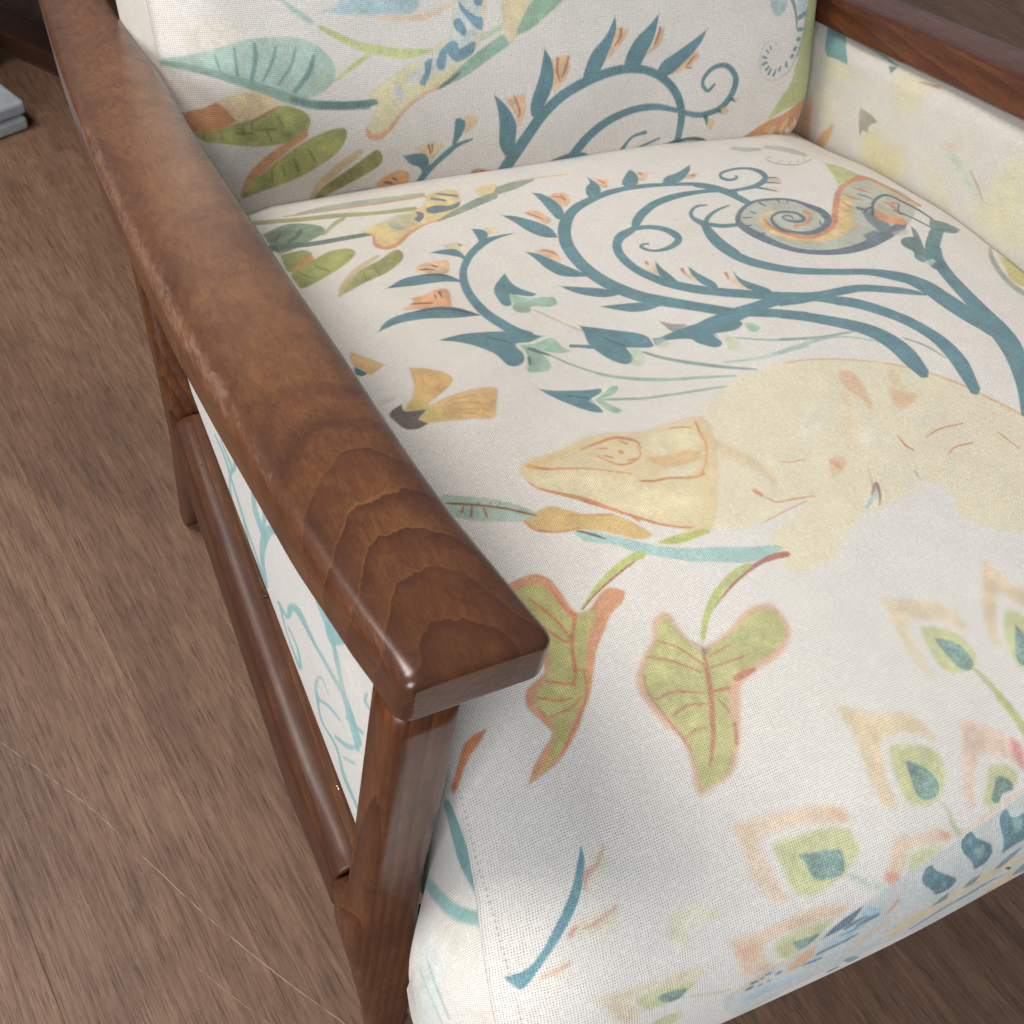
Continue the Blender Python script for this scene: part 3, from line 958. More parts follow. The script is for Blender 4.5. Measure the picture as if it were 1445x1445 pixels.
    p.F('D', (214, 202, 112), '1015 685 1180 738 1260 800 1240 920 1180 890 1100 852 1060 780', soft=2)
    p.S('D', (150, 160, 150), '948 622 14 962 692 30 1012 782 32 1092 872 34 1190 940 34', soft=2, alpha=0.85)
    # pale coil at the far back corner
    for s in ['795 215 10 700 252 9 560 246 9 490 216 8 520 196 7', '560 240 8 600 220 5', '640 248 8 660 225 5', '700 240 8 705 215 5', '750 222 8 735 200 5']:
        p.S('C', (166, 170, 146), s, alpha=0.7, soft=1)
    p.S('C', (150, 164, 148), '250 140 20 350 150 30 450 148 16', alpha=0.6, soft=3)
    p.S('C', (160, 166, 140), '470 130 20 620 150 34 760 190 24', alpha=0.6, soft=3)
    # ---- back-left corner: hand, branch, leaves
    p.S('I', (176, 182, 160), '380 252 18 600 212 40 900 168 42 1240 120 30', soft=1)
    for s in ['290 268 10 420 250 12 520 214 8', '600 222 8 900 184 12 1230 132 14 1270 150 10']:
        p.S('I', (222, 162, 116), s)
    p.S('I', (166, 166, 104), '90 312 30 400 288 28 650 262 30 900 246 24 1190 214 28', soft=1)
    p.S('I', (170, 172, 112), '700 280 26 640 315 26 560 390 22', soft=1)
    p.F('I', (116, 142, 112), '150 390 300 324 450 318 552 338 562 380 470 432 350 492 250 515 190 450', soft=1, vary=0.2, halo=0.25)
    for s in ['410 360 26 380 400 26 320 450 14', '270 380 14 230 440 16']:
        p.S('I', (78, 104, 92), s, soft=1)
    p.S('I', (92, 120, 106), '90 500 44 300 472 36 500 451 31 700 416 29 912 380 24')
    p.F('I', (238, 206, 136), '815 372 920 320 1100 260 1240 190 1290 110 1460 90 1480 200 1380 292 1250 322 1130 412 1080 462 990 487 918 472 898 400', halo=0.3, vary=0.12)
    p.S('I', (232, 146, 104), '900 392 16 916 460 24 1000 480 26 1080 442 24 1140 384 15 1260 318 9 1380 280 6', soft=1)
    p.F('A', (190, 188, 160), '190 640 300 590 420 590 420 650 330 690', soft=3, alpha=0.6)
    p.F('A', (170, 180, 160), '225 655 290 645 335 690 260 690', soft=1)
    p.F('A', (92, 116, 128), '415 572 465 578 470 612 440 642 410 622 428 600')
    p.F('A', (92, 122, 132), '485 552 550 530 640 530 722 500 695 545 560 582 500 577')
    p.F('A', (240, 212, 140), '810 412 960 385 968 470 850 462')
    p.S('A', (96, 122, 130), '520 482 16 620 496 14', soft=1)
    p.S('A', (96, 122, 130), '560 450 12 700 466 16', soft=1)
    p.S('A', (134, 152, 128), '565 636 6 700 572 40 850 502 52 960 462 44')
    p.S('A', (140, 158, 132), '970 430 52 1100 388 52 1215 352 18')
    p.S('A', (232, 196, 130), '1100 366 8 1250 340 10 1445 318 10', alpha=0.8)
    p.F('I', OLIVE, '270 530 420 498 484 520 462 560 380 622 320 640', halo=0.3)
    p.S('I', (228, 148, 84), '345 640 16 420 590 40 482 550 44', soft=1)
    p.F('I', OLIVE, '350 650 500 560 620 500 740 488 775 520 720 582 600 662 430 752 380 720', halo=0.4, vary=0.18)
    p.F('I', (150, 154, 82), '676 805 690 740 800 640 950 560 1040 500 1092 508 1094 560 1000 642 850 712 740 772', halo=0.5, vary=0.2)
    p.S('I', (206, 176, 130), '672 806 34 700 732 40 800 622 36 935 535 22', alpha=0.75, soft=1)
    for s in ['390 640 6 440 670 8 510 690 5', '560 620 6 600 640 6', '500 600 6 560 630 5', '830 640 5 850 690 6', '900 600 5 930 650 6', '770 690 5 800 720 6']:
        p.S('I', (96, 100, 48), s, alpha=0.7)
    # ---- orange tulip-like flower
    p.F('M', (230, 178, 100), '376 190 480 193 600 218 664 260 642 312 560 382 500 430 480 478 338 482 398 392 408 300', halo=0.5, vary=0.14)
    p.F('M', (230, 182, 108), '436 562 480 490 600 402 750 350 880 324 966 332 964 420 944 524 800 532 600 550', halo=0.5, vary=0.14)
    p.F('M', (212, 192, 104), '345 475 400 390 460 400 500 440 600 450 560 545 440 560 470 480', soft=5, alpha=0.8)
    for s in ['440 210 5 470 290 14 462 360 6', '560 230 6 580 300 12 540 370 6', '600 460 5 750 420 11 945 440 6', '600 500 5 760 492 9 925 520 5', '620 420 5 760 380 9 940 360 5', '700 470 6 850 465 10 945 480 6']:
        p.S('M', (222, 148, 78), s, alpha=0.75, soft=1)
    p.F('M', (84, 74, 68), '240 500 320 438 336 482 400 482 490 470 430 540 498 566 430 602 350 602 290 562', halo=0.5, vary=0.2)
    p.F('M', (230, 182, 108), '-20 70 0 88 80 120 202 168 110 232 60 205 -20 150', halo=0.5)
    p.F('M', (46, 96, 104), '0 180 40 200 85 225 60 245 10 230')
    p.S('M', (206, 180, 160), '180 430 30 240 405 30 262 400 20', alpha=0.5, soft=3)
    # ---- twig under the chin
    p.F('M', (172, 202, 182), '600 1060 700 1062 900 1078 1100 1120 1240 1180 1150 1222 950 1230 800 1222 700 1200 600 1160', halo=0.5, vary=0.12)
    p.S('M', (150, 78, 46), '620 1110 12 700 1112 15 850 1122 15 1000 1140 15 1120 1165 14 1240 1192 10')
    for s in ['742 1120 10 730 1172 14', '800 1128 12 794 1202 16', '880 1140 12 902 1200 14', '840 1110 10 846 1096 6', '925 1112 10 930 1095 6', '985 1120 8 992 1102 5']:
        p.S('M', (172, 86, 48), s)
    p.F('N', (164, 206, 198), '425 916 560 910 680 945 820 970 1000 1012 1200 1030 1445 1020 1600 1022 1800 1010 1850 1028 1750 1090 1600 1126 1445 1122 1250 1118 1000 1082 850 1052 700 1002 520 982', halo=0.12, vary=0.07)
    p.S('N', (104, 72, 64), '455 910 10 560 936 17 650 966 7')
    p.F('N', (192, 200, 92), '995 992 1100 950 1300 900 1362 915 1200 982 1100 1002', soft=1)
    p.S('N', (190, 202, 100), '900 1070 62 840 1092 56 720 1170 50 600 1290 40 490 1440 18')
    p.S('N', (170, 84, 54), '850 1116 8 780 1166 15 690 1240 15 580 1340 12 488 1445 9')
    p.S('O', (184, 106, 82), '735 876 36 650 890 44 545 932 32 430 1012 26 330 1112 20 226 1245 10')
    p.S('O', (196, 202, 118), '470 950 40 380 1010 60 300 1080 58 235 1170 50 190 1262 44 165 1360 40 150 1445 36')
    p.S('Q', (198, 204, 122), '700 70 66 640 172 50 610 272 34 596 392 18')
    # ---- two heart leaves
    p.F('P', (226, 146, 96), '350 300 450 230 540 203 622 230 682 300 742 390 790 424 852 402 900 330 960 280 1052 298 1032 362 972 424 932 522 892 622 872 740 852 882 822 962 782 1082 702 1222 640 1292 508 1392 540 1282 600 1182 640 1102 578 1032 498 952 498 860 568 790 600 740 540 600 420 420', halo=0.45, vary=0.12)
    p.F('P', (186, 192, 104), '420 310 520 255 600 280 700 402 762 472 800 420 882 400 872 480 832 600 832 740 830 860 790 960 742 1082 682 1212 530 1372 622 1232 652 1082 622 1012 548 952 558 860 600 790 622 700 600 560 480 390', soft=2, alpha=0.82, vary=0.12)
    for s in ['772 430 22 750 600 22 770 750 20 762 835 12', '510 340 12 650 452 15 742 562 15', '590 500 12 700 575 15 742 582 10', '600 806 13 700 822 15 770 820 10', '556 902 12 680 916 15 752 902 10', '620 1012 9 740 962 11 802 902 8', '758 745 14 835 745 14', '620 260 10 700 380 16 770 440 16', '560 960 10 600 1010 12', '820 740 12 830 900 12 740 1120 10 690 1230 10']:
        p.S('P', (210, 110, 70), s, alpha=0.85, soft=1)
    p.F('P', (216, 116, 56), '60 1440 105 1280 140 1170 200 1110 266 1076 232 1152 172 1232 130 1332 90 1440', vary=0.25, soft=1)
    p.F('Q', (232, 168, 126), '278 262 340 203 392 220 450 310 512 380 590 424 690 372 770 302 850 210 930 158 1030 152 1112 230 1152 330 1112 432 1040 502 942 562 862 632 832 702 832 900 822 1062 782 1222 682 1302 570 1368 544 1290 520 1152 470 1012 360 922 258 802 188 702 178 590 228 460 278 370', soft=3, alpha=0.75, halo=0.15)
    p.F('Q', (194, 200, 122), '308 282 370 240 430 312 500 392 590 444 700 392 790 322 880 222 970 180 1052 200 1112 290 1100 382 1030 462 900 542 802 602 762 720 772 840 800 960 790 1100 742 1232 590 1334 560 1200 508 1052 430 932 300 792 228 682 218 590 258 460 298 370', soft=2, alpha=0.82, vary=0.12)
    for s in ['598 430 18 620 552 30 645 702 36 655 852 36 662 1002 30 642 1182 16', '298 380 11 430 421 14 602 532 14', '228 482 11 400 511 15 592 582 12', '290 752 13 420 706 17 602 712 11', '400 862 11 500 791 17 622 782 11', '488 1002 10 550 946 13 622 932 9', '638 482 10 700 441 13 772 402 8', '640 552 10 800 501 13 902 462 7', '660 702 24 762 682 24', '222 600 9 242 702 10 332 832 12 452 982 12 522 1082 8', '800 620 40 860 590 50 930 560 16', '690 750 8 740 800 12 780 870 8', '800 900 20 812 1040 24']:
        p.S('Q', (200, 118, 92), s, alpha=0.8, soft=1)
    p.S('Q', (122, 104, 116), '520 388 8 590 418 14 610 460 16 640 400 6', alpha=0.6, soft=2)
    # ---- pale bud motifs near the front
    BUD = (238, 208, 160)
    BG = (206, 208, 134)
    BT = (118, 154, 148)
    for c, col, f in [('R', (236, 208, 160), '415 415 560 438 780 448 930 518 1045 630 1040 665 880 602 700 572 600 572 650 702 700 822 805 985 740 972 600 782 480 552'),
                      ('R', (238, 202, 152), '1148 148 1250 220 1360 330 1445 372 1600 450 1445 482 1300 402 1250 402 1250 652 1285 805 1200 702 1150 482'),
                      ('S', (238, 202, 146), '85 85 200 100 380 140 560 130 700 180 800 300 850 370 720 292 560 272 420 332 440 502 480 652 535 795 460 802 380 692 300 482 200 252'),
                      ('S', (240, 192, 160), '988 178 1100 198 1250 258 1380 328 1440 428 1447 562 1400 502 1300 452 1180 422 1120 452 1090 602 1092 805 1040 792 1010 602 1010 382'),
                      ('T', (240, 202, 160), '145 262 350 208 600 148 800 128 920 168 970 232 850 242 600 262 400 322 330 382 400 502 470 642 565 775 500 792 400 742 310 652 240 452'),
                      ('T', (240, 192, 146), '135 1048 300 1008 550 898 750 818 900 808 965 798 900 862 700 932 500 1002 390 1052 380 1152 455 1232 300 1285 220 1262 190 1152'),
                      ('S', (240, 200, 158), '520 1018 640 1018 780 978 890 978 935 1040 780 1072 640 1102 600 1182 560 1302 530 1365 455 1332 490 1202'),
                      ('V', (236, 228, 186), '635 390 760 330 960 308 1055 350 900 412 780 432 780 562 805 622 720 642 660 562'),
                      ('V', (240, 212, 162), '85 980 250 938 500 858 750 778 905 768 880 812 650 892 400 952 340 992 435 1092 380 1142 280 1142 180 1052')]:
        p.F(c, col, f, soft=4, alpha=0.66, vary=0.12)
    p.F('S', (226, 126, 124), '1340 308 1425 370 1450 545 1400 482 1360 402', soft=3, alpha=0.75)
    p.F('S', (234, 150, 128), '465 1265 550 1290 530 1365 455 1332', soft=3, alpha=0.8)
    p.F('S', (234, 156, 130), '830 978 900 984 935 1034 850 1042', soft=3, alpha=0.6)
    p.F('T', (234, 160, 124), '200 1100 330 1080 300 1150 220 1170', soft=5, alpha=0.6)
    p.F('T', (236, 172, 134), '780 140 900 160 950 225 850 220', soft=4, alpha=0.6)
    for c, f in [('R', '708 638 830 636 960 678 1050 760 1104 840 1072 922 980 962 880 942 800 852 740 742'), ('R', '1308 540 1360 508 1445 560 1560 650 1600 800 1480 932 1380 882 1310 702'),
                 ('S', '478 378 560 358 720 368 820 408 874 520 872 652 822 752 720 794 620 772 560 682 510 522'), ('S', '1200 518 1300 498 1394 560 1382 652 1280 722 1220 794 1148 782 1180 642'),
                 ('T', '425 398 560 348 750 288 900 278 982 330 1018 450 952 562 862 652 760 722 650 748 570 702 520 582'), ('T', '455 1060 600 980 858 896 762 1002 620 1122 540 1168 480 1152'),
                 ('S', '638 1150 760 1098 884 1078 742 1192 616 1284'), ('V', '388 980 560 918 800 848 824 880 702 972 560 1042 450 1052'), ('V', '480 1175 600 1110 720 1074 744 1090 650 1175')]:
        p.F(c, BG, f, soft=3, alpha=0.78, vary=0.12)
    for c, f in [('R', '808 713 900 724 990 768 1062 850 1084 902 1052 942 980 922 910 852 850 782'), ('R', '1385 622 1445 680 1520 800 1500 902 1430 902 1385 832'),
                 ('S', '593 477 680 498 780 558 834 640 822 722 750 753 690 732 650 642 620 552'), ('S', '1258 583 1350 618 1364 682 1290 712 1270 774 1218 762 1230 672'),
                 ('T', '606 464 700 448 830 428 900 438 924 520 912 592 830 622 750 638 690 592 660 522'), ('T', '566 1060 700 1018 766 996 690 1072 620 1114 590 1082'),
                 ('V', '548 965 680 918 774 903 722 972 610 1002')]:
        p.F(c, BT, f, soft=1, alpha=0.9, vary=0.2, grain=0.12)
    for c, col, s in [('R', (198, 200, 128), '1080 922 24 1200 1042 36 1320 1182 42 1400 1292 46 1450 1392 50'), ('S', (198, 202, 130), '1250 0 50 1350 112 52 1450 245 52'),
                      ('S', (196, 206, 160), '822 742 20 900 832 26 940 932 40 985 1005 56'), ('T', (196, 214, 190), '932 592 24 1050 642 46 1180 692 50 1255 717 28'), ('V', (186, 196, 136), '790 956 10 950 941 11 1105 908 9')]:
        p.S(c, col, s, soft=2, alpha=0.85)
    # ---- crescent and its petals
    p.F('W', (236, 222, 168), '850 640 920 580 940 680 890 760 840 800', soft=6, alpha=0.5)
    p.F('W', (236, 222, 168), '800 960 980 870 1000 960 860 1020 770 1030', soft=6, alpha=0.5)
    p.F('W', (236, 222, 168), '620 1220 700 1160 770 1150 760 1210 680 1230', soft=6, alpha=0.5)
    p.F('W', (78, 140, 154), '815 586 832 680 804 850 732 1002 642 1142 540 1274 480 1252 446 1220 540 1190 620 1110 700 960 770 800')
    for s in ['922 588 7 892 682 14 842 724 22 836 804 12', '988 880 12 900 951 12 828 986 9', '762 1022 24 792 978 16', '762 1150 11 700 1191 12 628 1224 10', '870 970 8 915 985 6']:
        p.S('W', (214, 132, 120), s, alpha=0.8, soft=2)
    # ---- band rolling over the front edge
    p.F('0', (206, 212, 206), '1018 1412 1031 1403 1100 1361 1162 1318 1215 1280 1252 1253 1300 1220 1370 1173 1445 1120 1480 1096 1500 1240 1445 1240 1350 1288 1240 1335 1130 1387 1040 1432', soft=1, alpha=0.8, vary=0.04)
    p.S('U', (238, 200, 156), '820 385 26 1000 262 30 1250 84 26 1470 -40 20', soft=2, alpha=0.8)
    for f in ['408 862 440 780 500 728 560 790 745 862 722 932 640 992 540 1028 510 982 430 932', '806 502 850 430 910 388 960 450 1060 490 1114 530 1118 602 1052 702 936 772 910 692 830 602', '1198 302 1220 190 1270 156 1312 240 1380 240 1445 200 1520 300 1490 430 1350 522 1216 618 1242 482']:
        p.F('U', (74, 122, 134), f, vary=0.2, grain=0.1)
    for f in ['868 450 910 468 922 522 880 512', '938 560 1040 520 1042 622 980 662', '530 825 560 840 545 870', '1320 250 1420 260 1420 380 1350 370', '600 910 650 905 640 945']:
        p.F('U', (150, 186, 182), f, soft=2, alpha=0.85)
    p.S('U', (238, 212, 158), '60 1445 60 300 1292 72 600 1112 52 900 932 52 1200 762 54 1470 630 44', soft=1)
    p.S('U', (238, 212, 156), '1040 1012 36 1250 872 60 1430 750 50', soft=1)
    p.S('U', (150, 158, 150), '280 1385 14 600 1182 21 900 1012 23 1100 892 17 1265 818 8')
    for f in ['496 1158 600 1060 686 1008 640 1082', '816 974 900 880 1006 828 930 912', '1146 774 1220 690 1330 600 1434 538 1340 642 1220 742', '1318 838 1400 750 1470 690 1470 770']:
        p.F('U', (120, 140, 148), f)
    p.F('U', (20, 20, 20), '1255 762 1275 748 1300 752 1320 750 1300 768 1298 778 1280 770')
    p.F('T', (172, 202, 208), '690 1185 850 1030 1000 920 1080 818 1174 830 1150 882 950 1022 800 1122', soft=1)
    for f in ['775 1034 880 930 1056 806 980 912 900 972']:
        p.F('T', (88, 112, 134), f)
    for s in ['920 972 12 1000 920 22 1080 880 10', '1000 952 10 1080 905 22 1160 868 14', '730 1142 10 900 1062 17 1015 1000 8', '636 1218 6 700 1190 14 770 1163 8', '900 1015 8 1010 960 12']:
        p.S('T', (92, 130, 150), s)
    p.F('T', (236, 184, 136), '515 1254 640 1130 734 1088 690 1172 560 1254', soft=1)
    p.S('T', (234, 170, 122), '1206 870 10 1260 812 19 1296 758 10', soft=1)
    p.S('T', (186, 208, 214), '240 1450 40 450 1352 44 620 1272 30', soft=2)
    p.S('T', (236, 206, 160), '130 1432 12 450 1222 14 620 1140 12 780 1010 8', soft=1)
    for s in ['250 1385 12 300 1360 14', '290 1340 14 335 1320 10', '345 1312 8 375 1298 8', '390 1280 12 430 1262 8', '460 1275 14 495 1255 10', '335 1355 8 360 1345 8', '400 1325 8 420 1318 6']:
        p.S('T', (86, 112, 120), s, soft=1)
    p.F('T', (120, 164, 172), '912 1182 960 1158 1036 1152 960 1194')
    p.S('T', (116, 136, 146), '800 1262 8 850 1240 12 885 1222 6')
    for s in ['900 1180 6 1000 1090 7 1100 1010 6 1230 930 6', '1000 1060 8 1250 900 14 1390 860 8']:
        p.S('T', (238, 200, 156), s, soft=1, alpha=0.8)
    # small brown foxing specks
    r = np.random.default_rng(5)
    for _ in range(46):
        x, y = r.uniform(560, 1440), r.uniform(250, 1300)
        w = r.uniform(0.8, 1.7)
        p.S('0', (112, 84, 64), f'{x:.1f} {y:.1f} {w:.1f} {x + r.uniform(-2, 2):.1f} {y + r.uniform(-1, 1):.1f} {w * 0.7:.1f}', alpha=0.55)
    # stitch holes beside the seam
    L = np.array([(632, 1108), (649, 1120), (672, 1212), (694, 1282), (707, 1332), (727, 1405), (738, 1450)], float)
    c = cr(L, 12)
    s = arclen(c)
    for d in np.arange(10, s[-1], 9.5):
        x, y = np.interp(d, s, c[:, 0]), np.interp(d, s, c[:, 1])
        p.S('0', (96, 74, 58), f'{x:.1f} {y:.1f} 1.7 {x + 0.8:.1f} {y + 2.2:.1f} 1.3', alpha=0.85)


def back_print(sf):
    p = Pen(sf)
    V = lambda c, s, col=TEAL, **kw: p.S(c, col, s, halo=0.34, **kw)
    L = lambda c, s, col=TEAL, **kw: p.F(c, col, s, halo=0.36, **kw)
    PE = lambda c, s, col=PEACH: p.F(c, col, s, halo=0.24, soft=1, vary=0.14)
    # washes
    p.F('G', (236, 224, 200), '240 345 300 180 400 130 530 130 640 200 662 252 450 322', soft=6, alpha=0.7)
    p.F('G', (230, 222, 204), '0 0 40 60 90 330 0 300', soft=6, alpha=0.4)
    p.F('H', (166, 206, 214), '5 82 120 40 200 -20 645 -20 642 82 450 102 200 96', soft=2, alpha=0.8, vary=0.1)
    p.S('H', (240, 206, 160), '385 110 26 560 126 38 720 112 38 820 72 32 915 16 24', soft=2, alpha=0.8)
    p.S('H', (200, 210, 128), '0 180 22 100 232 42 250 306 56 420 342 62 600 366 66 775 340 22', soft=1, vary=0.12)
    p.S('H', (200, 212, 128), '110 550 22 230 452 32 345 368 32', soft=1)
    p.S('G', (168, 206, 190), '880 -10 16 980 70 34 1080 140 34', soft=2)
    # sage leaf
    p.F('G', (174, 206, 190), '105 380 300 350 480 310 660 258 850 238 1030 252 1150 318 1226 420 1214 532 1100 612 950 642 850 602 650 542 480 492 250 442', halo=0.25, vary=0.10)
    for s in ['462 348 10 480 400 14 512 482 14', '588 308 14 600 400 16 612 492 18', '718 275 18 725 380 32 695 532 22', '852 298 14 838 380 18 770 524 12', '982 296 10 950 420 15 870 542 12', '1098 355 24 1062 470 34 975 585 26']:
        p.S('G', (104, 146, 138), s, soft=1, alpha=0.85)
    p.S('G', (136, 176, 158), '120 400 26 350 441 42 600 511 52 780 571 62 950 631 62 1100 667 56 1250 672 52 1445 668 52', soft=1)
    p.S('G', (88, 128, 122), '950 632 30 1100 668 44 1250 674 44 1445 670 46', soft=2, alpha=0.75)
    p.S('H', (84, 124, 120), '0 712 52 200 718 50 395 690 42', vary=0.15, halo=0.2)
    p.S('G', (196, 208, 138), '1080 560 20 1160 500 40 1200 420 20', soft=5, alpha=0.5)
    # olive leaves with orange turn-overs
    p.F('G', OLIVE, '330 852 450 830 600 790 760 742 880 680 980 690 1064 740 1062 822 980 892 850 922 700 932 500 912 400 902', halo=0.4, vary=0.22)
    p.F('G', (214, 134, 74), '250 722 400 688 500 658 604 770 500 822 330 842', halo=0.4, vary=0.15)
    p.F('G', (238, 206, 150), '478 652 600 600 760 590 884 670 752 742 620 772 540 702', vary=0.12, soft=1)
    p.F('G', (164, 170, 76), '632 1268 720 1150 850 1040 1000 930 1150 850 1282 818 1304 870 1252 962 1120 1062 950 1152 780 1212', halo=0.5, vary=0.2)
    p.S('G', (226, 152, 88), '636 1245 16 700 1132 52 800 1032 62 930 932 52 1048 852 44', soft=1)
    p.F('G', (134, 136, 62), '1066 1306 1100 1230 1200 1160 1350 1060 1445 990 1500 958 1534 1000 1502 1062 1350 1152 1200 1232', halo=0.5, vary=0.22)
    p.S('G', (230, 196, 140), '1066 1306 16 1120 1202 36 1230 1092 46 1395 965 34', soft=1, halo=0.3)
    for s in ['395 855 6 400 890 10', '505 838 6 510 890 9', '700 780 7 705 830 10', '640 800 6 650 850 8', '790 820 8 830 900 9', '860 740 8 900 800 9', '720 830 9 860 822 8', '600 850 12 720 850 14', '830 1070 6 830 1160 9', '895 1050 7 915 1120 9', '970 1010 8 1000 1095 10', '1060 950 8 1110 1035 9', '1200 1190 6 1225 1170 8', '1320 1080 6 1340 1130 8']:
        p.S('G', (84, 88, 38), s, alpha=0.7, soft=1)
    p.S('G', (160, 70, 60), '700 780 6 790 725 12 880 678 7', alpha=0.7, soft=1)
    # striped arm of the chameleon with branch
    p.F('H', (240, 226, 172), '322 655 450 560 600 450 750 402 800 310 900 230 930 -20 1125 -20 1118 182 1082 302 1002 422 872 562 702 652 562 772 502 862 432 934 350 944 328 882 402 702', soft=1, halo=0.25, vary=0.06)
    p.F('H', (214, 222, 222), '820 330 900 240 935 -10 1100 -10 1105 180 1060 300 960 410 800 500 620 560 640 500', soft=4, alpha=0.85)
    p.S('H', (236, 156, 108), '326 872 14 350 926 32 430 922 28 510 842 18 600 732 14 700 652 12 860 562 7', soft=2)
    p.S('H', (240, 200, 150), '1118 0 12 1115 180 12 1080 300 10', soft=2, alpha=0.7)
    for f in ['948 8 1000 60 1070 110 1112 120 1112 192 1080 197 1020 140 960 60', '1050 -20 1112 -20 1107 40 1060 30', '918 140 960 128 1002 200 990 248 930 202', '798 432 830 340 900 278 940 290 960 330 1030 290 1068 278 1052 352 990 402 930 417 870 360 856 460 820 474', '722 420 774 396 756 500 720 584 682 562 720 490']:
        p.F('H', (100, 150, 174), f, vary=0.15)
    p.F('H', (198, 206, 206), '505 600 540 568 577 630 566 698 530 672', soft=2)
    p.F('H', (222, 222, 214), '600 500 690 480 680 560 610 580', soft=4, alpha=0.8)
    p.S('H', (138, 180, 154), '805 608 6 900 542 42 1000 471 76 1100 391 86 1265 272 90', soft=1, vary=0.14)
    p.S('H', (80, 90, 84), '805 608 6 880 558 20 960 490 14', alpha=0.7, soft=1)
    p.S('H', (190, 214, 170), '1110 260 34 1260 170 40', soft=2)
    p.F('E', (240, 216, 164), '138 -20 330 -20 252 120 204 262 158 252 138 150', soft=1, vary=0.06)
    p.F('E', (142, 184, 148), '216 224 260 110 350 -20 540 -20 400 112 300 192', soft=1, vary=0.14)
    # petals
    PE('E', '150 632 272 598 277 702 230 818 210 722')
    PE('E', '455 382 562 353 547 472 458 596 452 482')
    PE('E', '858 180 934 188 892 272 785 396 830 262')
    PE('E', '1110 232 1162 166 1142 272 1025 366 1088 292')
    PE('E', '1350 318 1384 360 1292 442 1185 474 1290 380')
    for s in ['204 608 8 240 700 13 234 745 7', '484 366 16 480 450 14 500 524 7', '552 360 10 532 440 13 508 494 7', '888 180 16 880 240 15 848 290 7', '1138 172 14 1120 240 15 1098 284 7', '1356 358 10 1318 402 10 1300 424 6', '1300 435 6 1335 430 12']:
        p.S('E', (186, 92, 78), s, alpha=0.8)
    PE('H', '640 1010 730 980 780 960 850 990 800 1050 760 1110 720 1050', (240, 214, 160))
    PE('H', '385 1252 470 1188 560 1158 614 1190 572 1294 450 1294', (228, 160, 96))
    PE('H', '1030 1180 1080 1148 1182 1168 1194 1236 1050 1256', (224, 138, 76))
    PE('H', '990 800 1050 790 1080 820 1040 880 1000 900', (240, 200, 146))
    for s in ['745 985 10 760 1040 8', '770 980 10 772 1030 6', '440 1240 8 470 1240 14 502 1250 8', '505 1210 14 530 1225 8', '1110 1160 12 1140 1200 14 1150 1240 8']:
        p.S('H', (90, 44, 44), s, alpha=0.85)
    # leaves and vines
    p.batch()
    L('E', '78 606 150 670 212 770 217 860 197 962 150 994 114 922 113 800 104 700')
    L('E', '400 312 447 400 452 530 402 662 340 754 313 722 318 640 370 480')
    L('E', '850 105 852 200 802 340 742 462 660 518 648 480 700 340 790 230')
    L('E', '1127 92 1102 220 1052 330 992 432 918 434 918 370 980 250 1060 170')
    L('E', '1434 190 1382 290 1282 402 1182 482 1108 484 1148 400 1230 340 1330 270')
    L('H', '575 1060 700 1043 743 1080 743 1152 702 1204 690 1142 620 1112', DTEAL)
    L('H', '933 808 988 820 988 880 932 972 906 996 922 890')
    L('H', '1040 1170 1060 1180 1105 1240 1040 1250', (58, 84, 80))
    V('H', '1045 944 9 940 986 26 880 1032 36 800 1102 32 730 1172 40 660 1262 30 590 1325 20')
    V('E', '85 1165 66 190 1010 70 280 880 66 380 740 62 500 620 60 640 532 60 780 471 58 900 442 55 1020 442 52 1120 477 52 1200 542 52 1250 622 50 1272 720 45 1262 820 40 1236 902 34 1150 958 30 1040 1020 26')
    V('E', '580 990 54 660 890 50 760 800 48 880 731 45 1000 691 42 1120 681 38 1245 704 28')
    V('E', '590 988 44 480 1026 36 420 1060 32 320 1135 24')
    V('E', '585 992 50 650 1001 52 682 1042 46 662 1095 34')
    V('E', '860 1015 36 900 942 20 960 872 14 1045 842 22', DTEAL)
    V('E', '840 1042 34 960 961 15 1132 880 9', DTEAL)
    p.flush(TEAL, halo=0.36, vary=0.10)
    L('H', '150 1365 260 1300 400 1283 530 1312 480 1340 300 1356', (26, 66, 80))
    p.F('F', (176, 186, 170), '180 1200 300 1130 420 1090 510 1100 570 1150 480 1190 300 1240', soft=1)
    p.S('F', (58, 84, 92), '0 1262 30 140 1180 36 300 1112 26 420 1086 22 510 1100 30 570 1145 24')
    for s in ['190 1170 16 195 1220 12', '325 1105 12 318 1160 10', '420 1140 16 470 1105 12', '450 1165 14 490 1130 10']:
        p.S('F', (62, 104, 108), s)
    V('F', '355 880 40 450 901 42 540 892 40 640 852 40 710 782 42 760 682 42 766 600 42 720 531 42 660 511 36 580 541 30 520 611 26 511 670 26 550 711 26 604 660 15')
    for f in ['505 898 548 905 546 994', '598 866 652 852 660 894', '705 785 740 760 770 800']:
        p.F('F', DTEAL, f)
    for f in ['552 928 602 950 572 1024 545 992', '648 850 704 848 702 892 660 892', '738 758 794 768 772 804']:
        p.F('F', (240, 196, 140), f, soft=1)
    # pale coil with ticks
    p.S('F', (206, 202, 180), '1092 352 10 1060 318 11 990 360 12 958 460 13 970 572 14 1040 632 14 1130 602 13 1202 532 12 1242 430 9', alpha=0.75, soft=1)
    for s in ['1040 358 10 1046 388 12', '1008 392 13 1028 418 13', '978 446 22 1012 456 16', '978 506 26 1014 488 18', '1004 548 24 1032 518 14', '1024 584 22 1048 538 12', '1064 594 22 1084 542 10', '1108 554 22 1122 518 9', '1166 522 26 1164 482 18', '1205 450 28 1216 428 22', '1226 395 24 1242 368 20', '1250 314 30 1268 300 30', '1255 232 32 1290 230 30', '1256 148 34 1312 100 36']:
        p.S('F', (104, 146, 150), s)
